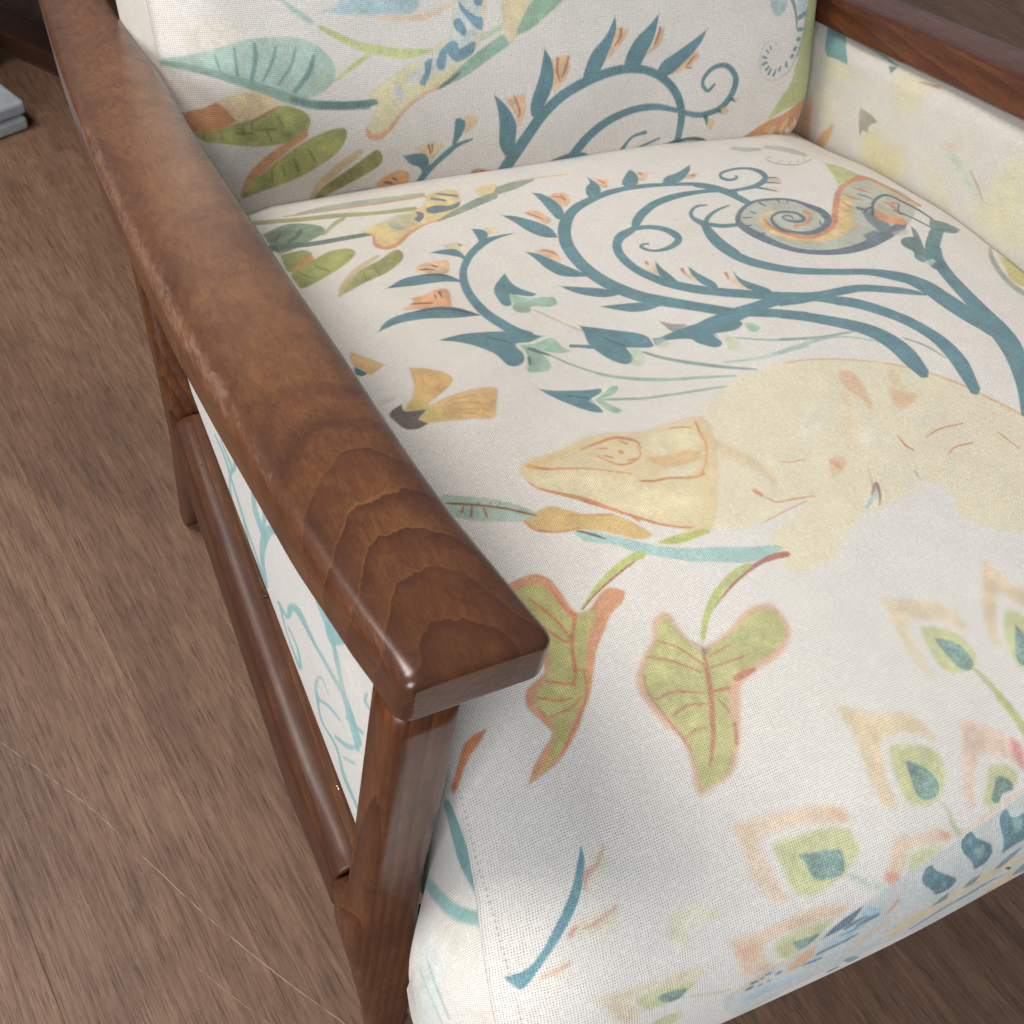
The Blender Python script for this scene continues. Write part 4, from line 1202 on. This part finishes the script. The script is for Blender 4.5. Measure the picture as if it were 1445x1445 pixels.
    p.F('F', (176, 206, 208), '1036 -20 1175 -20 1162 60 1110 122 1070 102 1048 50', soft=2, vary=0.12, halo=0.25)
    p.S('F', (118, 152, 148), '1208 -20 32 1236 80 23 1246 180 15 1246 222 8')
    p.F('F', (178, 208, 208), '1250 -20 1330 -20 1315 60 1290 110 1250 70', soft=2, alpha=0.8)
    p.F('F', (196, 206, 124), '1420 -20 1400 300 1380 600 1340 760 1150 862 1010 950 1100 800 1200 650 1240 520 1290 350 1322 150 1345 -20', soft=1, vary=0.08)
    p.S('F', (150, 176, 130), '1330 60 20 1300 280 22 1250 440 24', alpha=0.7, soft=2)
    p.F('F', (224, 140, 84), '700 1150 850 1060 1000 960 1150 890 1310 770 1300 930 1230 1090 1150 1160', vary=0.12)
    for s in ['1010 1080 26 1060 1010 30 1080 980 10', '1110 1040 30 1160 960 30 1180 920 10', '900 1110 20 960 1060 26', '1180 1050 26 1220 960 24']:
        p.S('F', (238, 204, 142), s, soft=2)
    p.F('F', (132, 130, 132), '1050 1090 1080 1040 1110 1040 1110 1090 1080 1120', soft=3)
    # repeats of the motif higher up the cushion, above the picture
    for dx, dy in [(40, -300), (560, -330)]:
        for f in ['700 60 790 0 880 -10 960 40 900 90 800 110', '520 140 640 90 700 130 620 200 540 190']:
            q = np.array(nums(f)).reshape(-1, 2) + (dx - 300, dy + 60)
            p.F('0', (174, 206, 190), ' '.join(f'{v:.0f}' for v in q.reshape(-1)), halo=0.25)


def gusset_print(sf):
    p = Pen(sf)
    p.S('W', (122, 182, 176), '60 740 40 90 780 46 140 842 56 220 911 72 360 952 66', vary=0.12, halo=0.15)
    p.S('W', (92, 158, 156), '170 380 30 190 440 40 222 542 52 262 672 56 320 812 28', vary=0.12)
    p.F('W', (178, 204, 198), '400 1165 440 1220 480 1320 470 1395 430 1390 405 1330 388 1240', soft=1)
    p.F('W', (206, 222, 216), '40 900 100 1000 140 1200 120 1400 40 1400', soft=8, alpha=0.6)
    p.F('W', (228, 226, 196), '150 960 340 1000 360 1060 180 1100', soft=8, alpha=0.5)
    p.S('W', (150, 178, 182), '72 1120 5 120 1262 9 185 1425 7', soft=1, alpha=0.8)
    p.S('W', (160, 186, 188), '40 1180 5 100 1330 8 150 1445 6', soft=1, alpha=0.7)
    p.F('W', (234, 214, 190), '300 1400 360 1370 430 1410 380 1445', soft=6, alpha=0.6)


def rpanel_print(sf):
    p = Pen(sf)
    p.F('Y', (80, 136, 134), '288 150 384 190 392 280 404 384 340 352 272 312', vary=0.12)
    for col, f in [((214, 204, 146), '255 318 400 392 465 495 380 475 280 432'), ((210, 192, 112), '488 800 560 758 640 850 744 900 722 1042 662 1116 540 1052 488 920'),
                   ((218, 206, 148), '668 545 720 415 832 465 855 560 780 684 690 642'), ((216, 206, 144), '1095 1200 1200 1180 1350 950 1460 935 1460 1500 1250 1400 1180 1330'),
                   ((222, 216, 180), '180 560 330 520 360 700 240 760'), ((214, 206, 156), '820 900 1000 1150 1050 1280 900 1200')]:
        p.F('Y', col, f, soft=10, alpha=0.50, vary=0.05)
    p.F('Y', (146, 140, 120), '480 636 542 680 580 722 530 742 520 784 492 770 474 804 468 700', soft=1, vary=0.15)
    p.F('Y', (212, 146, 78), '185 905 240 800 326 726 292 820 230 916', soft=2, alpha=0.85)
    p.F('Y', (196, 124, 70), '90 830 150 640 195 530 165 850 100 870', soft=4, alpha=0.8)
    p.F('Y', (206, 170, 110), '330 980 400 930 410 990 350 1000', soft=3, alpha=0.7)
    p.S('Y', (96, 140, 136), '470 245 14 600 320 18 700 392 9')
    p.F('Y', (92, 112, 104), '645 388 698 400 655 434')
    p.S('Y', (160, 122, 70), '830 485 8 880 498 14 945 518 16', soft=1)
    p.S('Y', (224, 190, 150), '955 872 14 1020 868 34 1095 850 20', soft=3, alpha=0.7)
    p.S('Y', (184, 196, 172), '1000 900 40 1060 970 52 1110 1080 46 1165 1165 26', soft=3, alpha=0.75)
    p.S('Y', (172, 132, 104), '1125 1005 7 1170 1100 10 1204 1195 6', soft=1, alpha=0.8)


def lpanel_print(sf):
    p = Pen(sf)
    C1 = (118, 180, 182)
    for s in ['155 282 4 185 350 6 206 420 6 250 560 6 312 740 5', '172 300 4 200 365 6 210 392 8', '214 350 4 214 384 12 204 398 10 200 430 6 206 470 5', '264 410 3 275 500 14 300 585 12',
              '312 740 7 298 650 14 311 580 30 340 571 24 380 611 14 430 691 10 470 801 10 510 911 12 540 1051 14 585 1230 12', '345 785 7 374 832 9 385 801 20 410 821 16 450 901 10 500 991 10 550 1081 12 592 1212 12',
              '352 800 6 372 880 4 412 985 8 402 920 4 374 858 4', '496 1062 3 476 1014 6 460 1024 8 464 1071 10 500 1101 8 532 1142 4', '462 1072 8 476 1141 6 520 1221 6 541 1301 10 584 1405 8', '515 1188 5 560 1221 14 592 1214 8',
              '540 1250 4 575 1270 7', '612 1060 8 606 1080 8 620 1108 5', '550 1130 8 600 1180 8', '300 490 10 305 520 14 300 575 10', '240 535 4 262 620 5 290 690 4']:
        p.S('X', C1, s, vary=0.08)
    p.F('X', C1, '482 818 522 840 558 908 508 914 488 872')
    p.F('X', (226, 218, 200), '430 1040 500 980 560 960 600 1010 560 1080', soft=8, alpha=0.4)


SURFS = {
    'seat': Surf(seat_pt, SEAT.L, 0.585, SEAT.L, 0.00034, LINEN, 1),
    'back': Surf(back_pt, BACK.L, 0.581, BACK.L, 0.00042, LINEN, 2),
    'gusset': Surf(gusset_pt, SEAT.L, 0.11, SEAT.L, 0.0006, LINEN, 3),
    'rpanel': Surf(rpanel_pt, 1.0, RP_Y1 - RP_Y0, 0.23, 0.0006, (210, 203, 191), 4),
    'lpanel': Surf(lpanel_pt, 1.0, 0.385, 0.22, 0.0005, (224, 219, 211), 5),
}
seat_print(SURFS['seat'])
back_print(SURFS['back'])
gusset_print(SURFS['gusset'])
rpanel_print(SURFS['rpanel'])
lpanel_print(SURFS['lpanel'])
FAB = {k: fabric_material('linen_' + k, s.image('print_' + k), s.wm, s.hm) for k, s in SURFS.items()}
blank = Surf(back_side_pt, BACK.L, 0.10, BACK.L, 0.002, (226, 218, 204), 6)
FAB['plain'] = fabric_material('linen_plain', blank.image('print_plain'), 0.10, BACK.L)


# ------------------------------------------------------------------ the armchair
HA, AS = 0.6204, -0.2154          # arm top height at its front end and its fall towards the back
XM = 0.6167                       # far side frame is the mirror image about this distance
chair = bpy.data.objects.new('armchair', None)
COL.objects.link(chair)
tag(chair, 'mid-century wooden armchair with botanical lizard print upholstery and worn brown arms', 'armchair')

W_DARK, W_MID, W_LIGHT = (0.038, 0.010, 0.005, 1), (0.135, 0.045, 0.014, 1), (0.255, 0.105, 0.030, 1)
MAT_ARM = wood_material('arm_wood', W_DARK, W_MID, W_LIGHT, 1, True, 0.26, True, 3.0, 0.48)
MAT_ARM2 = wood_material('arm_wood_far', W_DARK, (0.125, 0.038, 0.014, 1), (0.21, 0.075, 0.026, 1), 1, False, 0.28, True, 9.0)
MAT_LEG = wood_material('leg_wood', (0.028, 0.009, 0.004, 1), (0.095, 0.030, 0.011, 1), (0.185, 0.068, 0.023, 1), 2, False, 0.34, True, 5.0, 0.22)
MAT_RAIL = wood_material('rail_wood', (0.036, 0.012, 0.008, 1), (0.090, 0.032, 0.015, 1), (0.200, 0.085, 0.024, 1), 1, False, 0.44, True, 7.0, 0.30)


def rrect(x0, x1, z0, z1, rad, n=5, side=6):
    """rounded rectangle outline, counter-clockwise from lower left; rad = 4 radii (bl, br, tr, tl)"""
    pts = []
    cs = [(x0, z0, rad[0], 180), (x1, z0, rad[1], 270), (x1, z1, rad[2], 0), (x0, z1, rad[3], 90)]
    for i, (cx, cz, r, a0) in enumerate(cs):
        ccx = cx + r if cx == x0 else cx - r
        ccz = cz + r if cz == z0 else cz - r
        for k in range(n + 1):
            a = math.radians(a0 + 90.0 * k / n)
            pts.append((ccx + r * math.cos(a), ccz + r * math.sin(a)))
        nx = cs[(i + 1) % 4]
        r2 = nx[2]
        if i % 2 == 0:
            s, e = pts[-1], ((nx[0] - r2 if nx[0] == x1 else nx[0] + r2), nx[1]) if True else None
            e = (nx[0] - r2, nx[1]) if i == 0 else (nx[0] + r2, nx[1])
        else:
            e = (nx[0], nx[1] - r2) if i == 1 else (nx[0], nx[1] + r2)
        s = pts[-1]
        for k in range(1, side):
            f = k / side
            pts.append((s[0] + (e[0] - s[0]) * f, s[1] + (e[1] - s[1]) * f))
    return np.array(pts)


def loft(name, secs, attr=None, flip=False):
    P = np.array(secs)
    me = grid_mesh(name, P, closed_u=True, attr=attr, flip=flip)
    bm = bmesh.new()
    bm.from_mesh(me)
    bm.verts.ensure_lookup_table()
    n = P.shape[1]
    m = P.shape[0]
    bm.faces.new([bm.verts[i] for i in range(n)])
    bm.faces.new([bm.verts[(m - 1) * n + i] for i in range(n)])
    bmesh.ops.recalc_face_normals(bm, faces=bm.faces[:])
    bm.to_mesh(me)
    bm.free()
    return me


XIN = np.array([(-0.02, 0.0285), (0.0, 0.0280), (0.021, 0.0258), (0.061, 0.0215), (0.10, 0.0195), (0.17, 0.0183), (0.25, 0.0160), (0.32, 0.0148),
                (0.394, 0.0132), (0.444, 0.0125), (0.50, 0.0142), (0.535, 0.0138), (0.60, 0.0108), (0.70, 0.0095), (0.82, 0.0095)])
XOUT = np.array([(-0.02, -0.0250), (0.008, -0.0252), (0.028, -0.0286), (0.054, -0.0318), (0.075, -0.0345), (0.116, -0.0374), (0.163, -0.0410), (0.227, -0.0450), (0.316, -0.0476),
                 (0.389, -0.0490), (0.509, -0.0478), (0.603, -0.0455), (0.765, -0.0387), (0.82, -0.036)])


def arm_mesh(name, sgn):
    TH = 0.0285
    ys = [(-0.003 + 0.006 * (1 - math.cos(math.radians(a))), 0.006 * (1 - math.sin(math.radians(a)))) for a in (8, 25, 45, 65, 90)]
    ys += [(y, 0.0) for y in np.linspace(0.012, 0.76, 90)]
    ys += [(0.765 + 0.008 * math.sin(math.radians(a)), 0.008 * (1 - math.cos(math.radians(a)))) for a in (20, 45, 70, 88)]
    secs, wear, grime = [], [], []
    for y, ins in ys:
        xi, xo = np.interp(y, XIN[:, 0], XIN[:, 1]), np.interp(y, XOUT[:, 0], XOUT[:, 1])
        r = max(0.0068 - ins, 0.0012)
        ri = max(0.0065 - ins, 0.0012)
        th = TH - 0.004 * sst(y, 0.45, 0.75)
        c = rrect(xo + ins, xi - ins, -th + ins, -ins, (ri, ri, ri, r), 5, 7)
        crown = 0.0010 * (1 - ((c[:, 0] - (xi + xo) / 2) / ((xi - xo) / 2)) ** 2) * (c[:, 1] > -0.006)
        z = HA + AS * y + c[:, 1] + crown - 0.0015
        secs.append(np.stack([c[:, 0] * sgn, np.full(len(c), y), z], 1))
        dr = np.hypot(c[:, 0] - (xo + 0.0035), c[:, 1] + 0.0028)
        w = np.exp(-(dr / 0.0062) ** 2) * (0.55 + 0.45 * sst(y, 0.06, 0.2)) * (1 - 0.75 * sst(y, 0.40, 0.52))
        dr2 = np.hypot(c[:, 0] - (xi - 0.002), c[:, 1] + 0.003)
        w = np.maximum(w, 0.28 * np.exp(-(dr2 / 0.004) ** 2))
        wear.append(w)
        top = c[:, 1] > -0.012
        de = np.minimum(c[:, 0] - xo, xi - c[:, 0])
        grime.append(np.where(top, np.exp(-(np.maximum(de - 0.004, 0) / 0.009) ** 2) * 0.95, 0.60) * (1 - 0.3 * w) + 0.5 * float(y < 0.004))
    return loft(name, secs, {'wear': np.array(wear), 'grime': np.clip(np.array(grime), 0, 1)})


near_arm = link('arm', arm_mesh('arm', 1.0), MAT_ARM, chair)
near_arm['label'] = 'worn brown near arm with arched grain and rubbed pale edge'
far_arm = link('arm', arm_mesh('arm', -1.0), MAT_ARM2, chair)
far_arm.location = (XM, 0, 0)
far_arm['label'] = 'straight-grained brown far arm over the padded side panel'


def side_frame(sgn, x0):
    def fin(o, extra=None):
        o.location = (x0, 0, 0)
        return o
    # front leg: flares where the rail meets it, tapers to the floor
    PO = np.array([(0.0, -0.0145), (0.09, -0.0185), (0.2, -0.0265), (0.285, -0.0338), (0.345, -0.0348), (0.354, -0.0325), (0.364, -0.0300), (0.39, -0.0292), (0.48, -0.0267), (0.60, -0.0233)])
    PI = np.array([(0.0, 0.0200), (0.2, 0.0135), (0.30, 0.0075), (0.40, 0.0040), (0.50, 0.0048), (0.62, 0.0030)])
    secs, wear, grime = [], [], []
    for z in np.concatenate([[0.0, 0.002, 0.01], np.linspace(0.03, 0.28, 12), np.linspace(0.30, 0.42, 22), np.linspace(0.44, 0.585, 10)]):
        xo, xi = np.interp(z, PO[:, 0], PO[:, 1]), np.interp(z, PI[:, 0], PI[:, 1])
        yf = 0.002 - 0.000 * z
        yb = 0.014 + 0.0175 * sst(z, 0.0, 0.30) - 0.0080 * sst(z, 0.345, 0.364)
        top = HA + AS * (yf + yb) / 2 - 0.027
        zz = min(z, top)
        ins = 0.003 if z == 0.0 else 0.0
        c = rrect(xo + ins, xi - ins, yf + ins, yb - ins, (0.0075, 0.008, 0.004, 0.004), 5, 5)
        secs.append(np.stack([c[:, 0] * sgn, c[:, 1], np.full(len(c), zz)], 1))
        w = np.exp(-(np.hypot(c[:, 0] - xo - 0.003, c[:, 1] - yf - 0.003) / 0.005) ** 2) * 0.35
        wear.append(w)
        grime.append(np.full(len(c), 0.25))
    fl = fin(link('front_leg', loft('front_leg', secs, {'wear': np.array(wear), 'grime': np.array(grime)}), MAT_LEG, chair))
    # rear leg: boomerang, raked back below and above the rail
    YC = np.array([(0.0, 0.548), (0.10, 0.494), (0.20, 0.440), (0.28, 0.398), (0.33, 0.386), (0.38, 0.402), (0.44, 0.430), (0.52, 0.470)])
    XO = np.array([(0.0, -0.0270), (0.2, -0.0335), (0.33, -0.0375), (0.52, -0.0360)])
    zs = np.concatenate([[0.0, 0.003], np.linspace(0.02, 0.50, 40)])
    yc = cr(np.array([(z, y) for z, y in YC]), 12)
    secs, wear, grime = [], [], []
    for z in zs:
        y = np.interp(z, yc[:, 0], yc[:, 1])
        hw = 0.0130 + 0.0075 * sst(z, 0, 0.30)
        xo = np.interp(z, XO[:, 0], XO[:, 1])
        xi = -0.004 + 0.004 * sst(z, 0, 0.3)
        zt = min(z, HA + AS * y - 0.027)
        c = rrect(xo, xi, y - hw, y + hw, (0.006, 0.006, 0.006, 0.006), 4, 4)
        secs.append(np.stack([c[:, 0] * sgn, c[:, 1], np.full(len(c), zt)], 1))
        wear.append(np.exp(-(np.hypot(c[:, 0] - xo - 0.002, c[:, 1] - y - hw + 0.002) / 0.004) ** 2) * 0.3)
        grime.append(np.full(len(c), 0.35))
    fin(link('rear_leg', loft('rear_leg', secs, {'wear': np.array(wear), 'grime': np.array(grime)}), MAT_LEG, chair))
    # side rail, soft rounded top
    secs, wear, grime = [], [], []
    ya, yb = 0.0322, 0.3655
    for y, ins in [(ya, 0.0022), (ya + 0.0010, 0.0006), (ya + 0.0025, 0.0)] + [(v, 0.0) for v in np.linspace(ya + 0.01, yb - 0.01, 30)] + [(yb - 0.0025, 0.0), (yb - 0.001, 0.0006), (yb, 0.0022)]:
        f = (y - ya) / (yb - ya)
        xo = -0.0338 - 0.0037 * sst(f, 0.0, 0.25)
        zt = 0.352 + 0.0015 * math.sin(9 * f)
        c = rrect(xo + ins, 0.002 - ins, 0.292 + ins, zt - ins, (0.006, 0.006, 0.006, 0.013), 7, 5)
        # the top falls gently towards the panel
        zf = c[:, 1] - 0.004 * sst(c[:, 0], -0.020, -0.006) * (c[:, 1] > 0.33)
        secs.append(np.stack([c[:, 0] * sgn, np.full(len(c), y), zf], 1))
        w = np.exp(-(np.hypot(c[:, 0] - xo - 0.0055, c[:, 1] - zt + 0.003) / 0.0045) ** 2) * 0.30
        wear.append(w)
        grime.append(np.clip(0.95 * sst(c[:, 0], -0.019, -0.027), 0, 1))
    rail = fin(link('side_rail', loft('side_rail', secs, {'wear': np.array(wear), 'grime': np.array(grime)}), MAT_RAIL, chair))
    return rail


rail_near = side_frame(1.0, 0.0)
rail_far = side_frame(-1.0, XM)
cross_f = link('front_rail', box_mesh('front_rail', (0.004, 0.006, 0.205), (XM - 0.004, 0.026, 0.252), 0.003), MAT_RAIL, chair)
cross_b = link('back_rail', box_mesh('back_rail', (0.000, 0.374, 0.205), (XM, 0.398, 0.252), 0.003), MAT_RAIL, chair)


# -- upholstery meshes
def sheet(name, surf, nu, nv, mat, parent, lip=0.0, u0=0.0, u1=1.0, v0=0.0, v1=1.0, flip=False):
    u = np.linspace(u0, u1, nu)
    v = np.linspace(v0, v1, nv) * surf.L
    U, V = np.meshgrid(u, v)
    P = surf.fn(U, V)
    if lip > 0:                                   # turned-in hem along both long edges
        du = np.gradient(P, axis=1)
        dv = np.gradient(P, axis=0)
        n = np.cross(du, dv)
        n /= np.linalg.norm(n, axis=-1, keepdims=True) + 1e-12
        a = P[:, :1] - n[:, :1] * lip + (P[:, 1:2] - P[:, :1]) * 0.05
        b = P[:, -1:] - n[:, -1:] * lip + (P[:, -2:-1] - P[:, -1:]) * 0.05
        P = np.concatenate([a, P, b], 1)
        U = np.concatenate([U[:, :1], U, U[:, -1:]], 1)
        V = np.concatenate([V[:, :1], V, V[:, -1:]], 1)
    uv = np.stack([U, V / surf.L], -1)
    return link(name, grid_mesh(name, P, uv, flip=flip), mat, parent)


seat = sheet('seat_cushion', SURFS['seat'], 150, 200, FAB['seat'], chair, lip=0.003)
seat['label'] = 'plump seat cushion printed with teal vines and a pale yellow lizard'
sheet('gusset', SURFS['gusset'], 24, 160, FAB['gusset'], seat, flip=True)


def far_gusset(u, v):
    P = gusset_pt(u, v)
    P[..., 0] = XM + 0.010 - P[..., 0] - 0.004
    return P


fg = Surf.__new__(Surf)
fg.fn, fg.L = far_gusset, SEAT.L
sheet('gusset', fg, 16, 120, FAB['plain'], seat)
v = np.linspace(0, SEAT.L, 10)
bot = np.array([[(x, y, 0.2570) for x in np.linspace(0.022, 0.597, 8)] for y in np.linspace(-0.030, 0.60, 12)])
link('underside', grid_mesh('underside', bot, np.stack(np.meshgrid(np.linspace(0, 1, 8), np.linspace(0, 1, 12)), -1), flip=True), FAB['plain'], seat)

back = sheet('back_cushion', SURFS['back'], 130, 170, FAB['back'], chair, lip=0.0015)
back['label'] = 'upright back cushion printed with teal vine, sage leaf and striped paw'
sheet('side_band', blank, 20, 120, FAB['plain'], back, flip=True)


def far_band(u, v):
    P = back_side_pt(u, v)
    P[..., 0] = 0.619 - P[..., 0]
    return P


fb = Surf.__new__(Surf)
fb.fn, fb.L = far_band, BACK.L
sheet('side_band', fb, 20, 120, FAB['plain'], back)
vv = np.linspace(0, BACK.L, 60)
ra, rb = back_side_pt(np.ones(60), vv), far_band(np.ones(60), vv)
tt = np.linspace(0, 1, 12)[None, :, None]
link('rear_cover', grid_mesh('rear_cover', ra[:, None] * (1 - tt) + rb[:, None] * tt, np.stack(np.meshgrid(np.linspace(0, 1, 12), np.linspace(0, 1, 60)), -1), flip=True), FAB['plain'], back)

near_panel = sheet('side_panel', SURFS['lpanel'], 60, 40, FAB['lpanel'], chair, flip=False)
near_panel['label'] = 'white side panel under the near arm with aqua scrolling line print'
far_panel = sheet('side_panel', SURFS['rpanel'], 80, 50, FAB['rpanel'], chair)
far_panel['label'] = 'padded inner side panel with faded yellow leaf print'


def flat_panel(x, ya, yb, za):
    n = 20
    y = np.linspace(ya, yb, n)
    top = HA + AS * y - 0.026
    P = np.stack([np.stack([np.full(n, x), y, np.full(n, za)], 1), np.stack([np.full(n, x), y, top], 1)])
    uv = np.stack(np.meshgrid(np.linspace(0, 1, n), [0, 1]), -1)
    return grid_mesh('panel_lining', P, uv)


link('panel_lining', flat_panel(0.0060, 0.045, 0.415, 0.345), FAB['plain'], near_panel)
link('panel_lining', flat_panel(XM + 0.0145, 0.04, 0.415, 0.34), FAB['plain'], far_panel)


# tack ends and a broken staple left on the rail
def wire(name, pts, r, mat, parent):
    cu = bpy.data.curves.new(name, 'CURVE')
    cu.dimensions = '3D'
    cu.bevel_depth = r
    cu.bevel_resolution = 2
    sp = cu.splines.new('POLY')
    sp.points.add(len(pts) - 1)
    for q, w in zip(sp.points, pts):
        q.co = (*w, 1)
    tmp = bpy.data.objects.new(name, cu)
    COL.objects.link(tmp)
    dg = bpy.context.evaluated_depsgraph_get()
    me = bpy.data.meshes.new_from_object(tmp.evaluated_get(dg))
    bpy.data.objects.remove(tmp)
    return link(name, me, mat, parent)


MAT_TACK = plain('old_tack', (0.05, 0.03, 0.02, 1), 0.5, 0.5)
MAT_BRASS = plain('bright_staple', (0.75, 0.62, 0.42, 1), 0.25, 0.5, 1.0)
wire('tack', [(-0.0185, 0.214, 0.3500), (-0.0170, 0.211, 0.3525), (-0.0158, 0.208, 0.3500)], 0.0007, MAT_TACK, rail_near)
wire('tack', [(-0.0190, 0.208, 0.3505), (-0.0165, 0.207, 0.3515)], 0.0006, MAT_TACK, rail_near)
wire('staple', [(-0.0175, 0.078, 0.3500), (-0.0165, 0.076, 0.3545), (-0.0155, 0.0735, 0.3500)], 0.0004, MAT_BRASS, rail_near)
wire('tack', [(-0.0195, 0.0785, 0.3500), (-0.0180, 0.080, 0.3515), (-0.0165, 0.081, 0.3500)], 0.0008, MAT_TACK, rail_near)

# ------------------------------------------------------------------ floor scratches
MAT_SCR = plain('scratch_pale', (0.40, 0.29, 0.22, 1), 0.6, 0.3)


def scratch(pts, w):
    c = cr(np.array(pts), 10)
    t = np.gradient(c, axis=0)
    t /= np.linalg.norm(t, axis=1, keepdims=True)
    n = np.stack([-t[:, 1], t[:, 0]], 1)
    r = np.random.default_rng(len(pts) + int(w * 1e6))
    ww = w * 0.8 * (np.clip(r.random(len(c)) * 1.5 - 0.25, 0.08, 1))[:, None]
    ww[0] = ww[-1] = 0.0
    P = np.stack([np.concatenate([c + n * ww / 2, np.full((len(c), 1), 0.00025)], 1), np.concatenate([c - n * ww / 2, np.full((len(c), 1), 0.00025)], 1)])
    o = link('scratch', grid_mesh('scratch', P), MAT_SCR, floor)
    return o


scratch([(-0.232, 0.356), (-0.200, 0.309), (-0.171, 0.2655), (-0.135, 0.199), (-0.1011, 0.1365), (-0.060, 0.070), (-0.0294, 0.0255), (-0.010, -0.006)], 0.0011)
scratch([(-0.128, 0.118), (-0.105, 0.081), (-0.083, 0.048), (-0.066, 0.028)], 0.0006)
scratch([(-0.148, 0.223), (-0.143, 0.221), (-0.138, 0.2200)], 0.0006)
scratch([(-0.214, 0.335), (-0.209, 0.342), (-0.206, 0.349)], 0.0007)

# ------------------------------------------------------------------ things behind the chair
MAT_SLAB = plain('grey_slab', (0.36, 0.375, 0.38, 1), 0.55, 0.4, 0.0, 0.0002)
SL_A = math.radians(24)
slab_me = box_mesh('grey_slab', (-0.42, 0.0, 0.0), (0.0, 0.30, 0.0195), 0.007, 4)
for i, (dx, dy, z, lab) in enumerate([(0.0, 0.0, 0.0005, 'lower grey slab with rounded edge lying on the floor under another'),
                                     (0.002, 0.002, 0.0225, 'upper grey slab with rounded edge stacked on a like slab')]):
    o = link('grey_slab', slab_me, MAT_SLAB)
    o.location = (-0.060 + dx, 1.278 + dy, z)
    o.rotation_euler = (0, 0, SL_A)
    tag(o, lab, 'slab', 'grey slabs stacked on the floor')
    for p in o.data.polygons:
        p.use_smooth = False
sm = box_mesh('grey_board', (-0.30, 0.0, 0.0), (0.0, 0.22, 0.010), 0.003, 2)
gb = link('grey_board', sm, MAT_SLAB)
gb.location = (-0.070, 1.455, 0.042)
gb.rotation_euler = (0, 0, math.radians(35))
tag(gb, 'small grey board tip resting on the dark table stretcher', 'board')

MAT_TABLE = wood_material('table_wood', (0.012, 0.005, 0.003, 1), (0.045, 0.017, 0.009, 1), (0.075, 0.030, 0.016, 1), 1, False, 0.45, False, 2.0)
table = bpy.data.objects.new('shade_table', None)
COL.objects.link(table)
table.location = (-0.05, 1.50, 0)
table.rotation_euler = (0, 0, math.radians(-52))
tag(table, 'dark wooden stretcher bar near the floor under an added tabletop that casts shade', 'table')
link('shade_top', box_mesh('shade_top', (-0.62, -0.24, 0.44), (0.62, 0.62, 0.475), 0.004), MAT_TABLE, table)  # unseen top, added above the bar to shade the slabs and floor
link('stretcher', box_mesh('stretcher', (-0.50, -0.03, 0.012), (0.50, 0.025, 0.040), 0.004), MAT_TABLE, table)
link('stretcher', box_mesh('stretcher', (-0.50, 0.42, 0.012), (0.50, 0.475, 0.040), 0.004), MAT_TABLE, table)
for sx in (-0.55, 0.50):
    for sy in (-0.03, 0.42):
        link('leg', box_mesh('leg', (sx, sy, 0.0), (sx + 0.05, sy + 0.055, 0.44), 0.004), MAT_TABLE, table)
link('back_panel', box_mesh('back_panel', (-0.50, 0.50, 0.06), (0.50, 0.515, 0.44), 0.002), MAT_TABLE, table)

sk = link('skirting_board', box_mesh('skirting_board', (-1.2, 0.0, 0.0), (1.2, 0.02, 0.09), 0.004), plain('skirting_paint', (0.70, 0.66, 0.60, 1), 0.5))
sk.location = (1.965, 1.365, 0)
sk.rotation_euler = (0, 0, math.radians(-52))
sk['kind'] = 'structure'
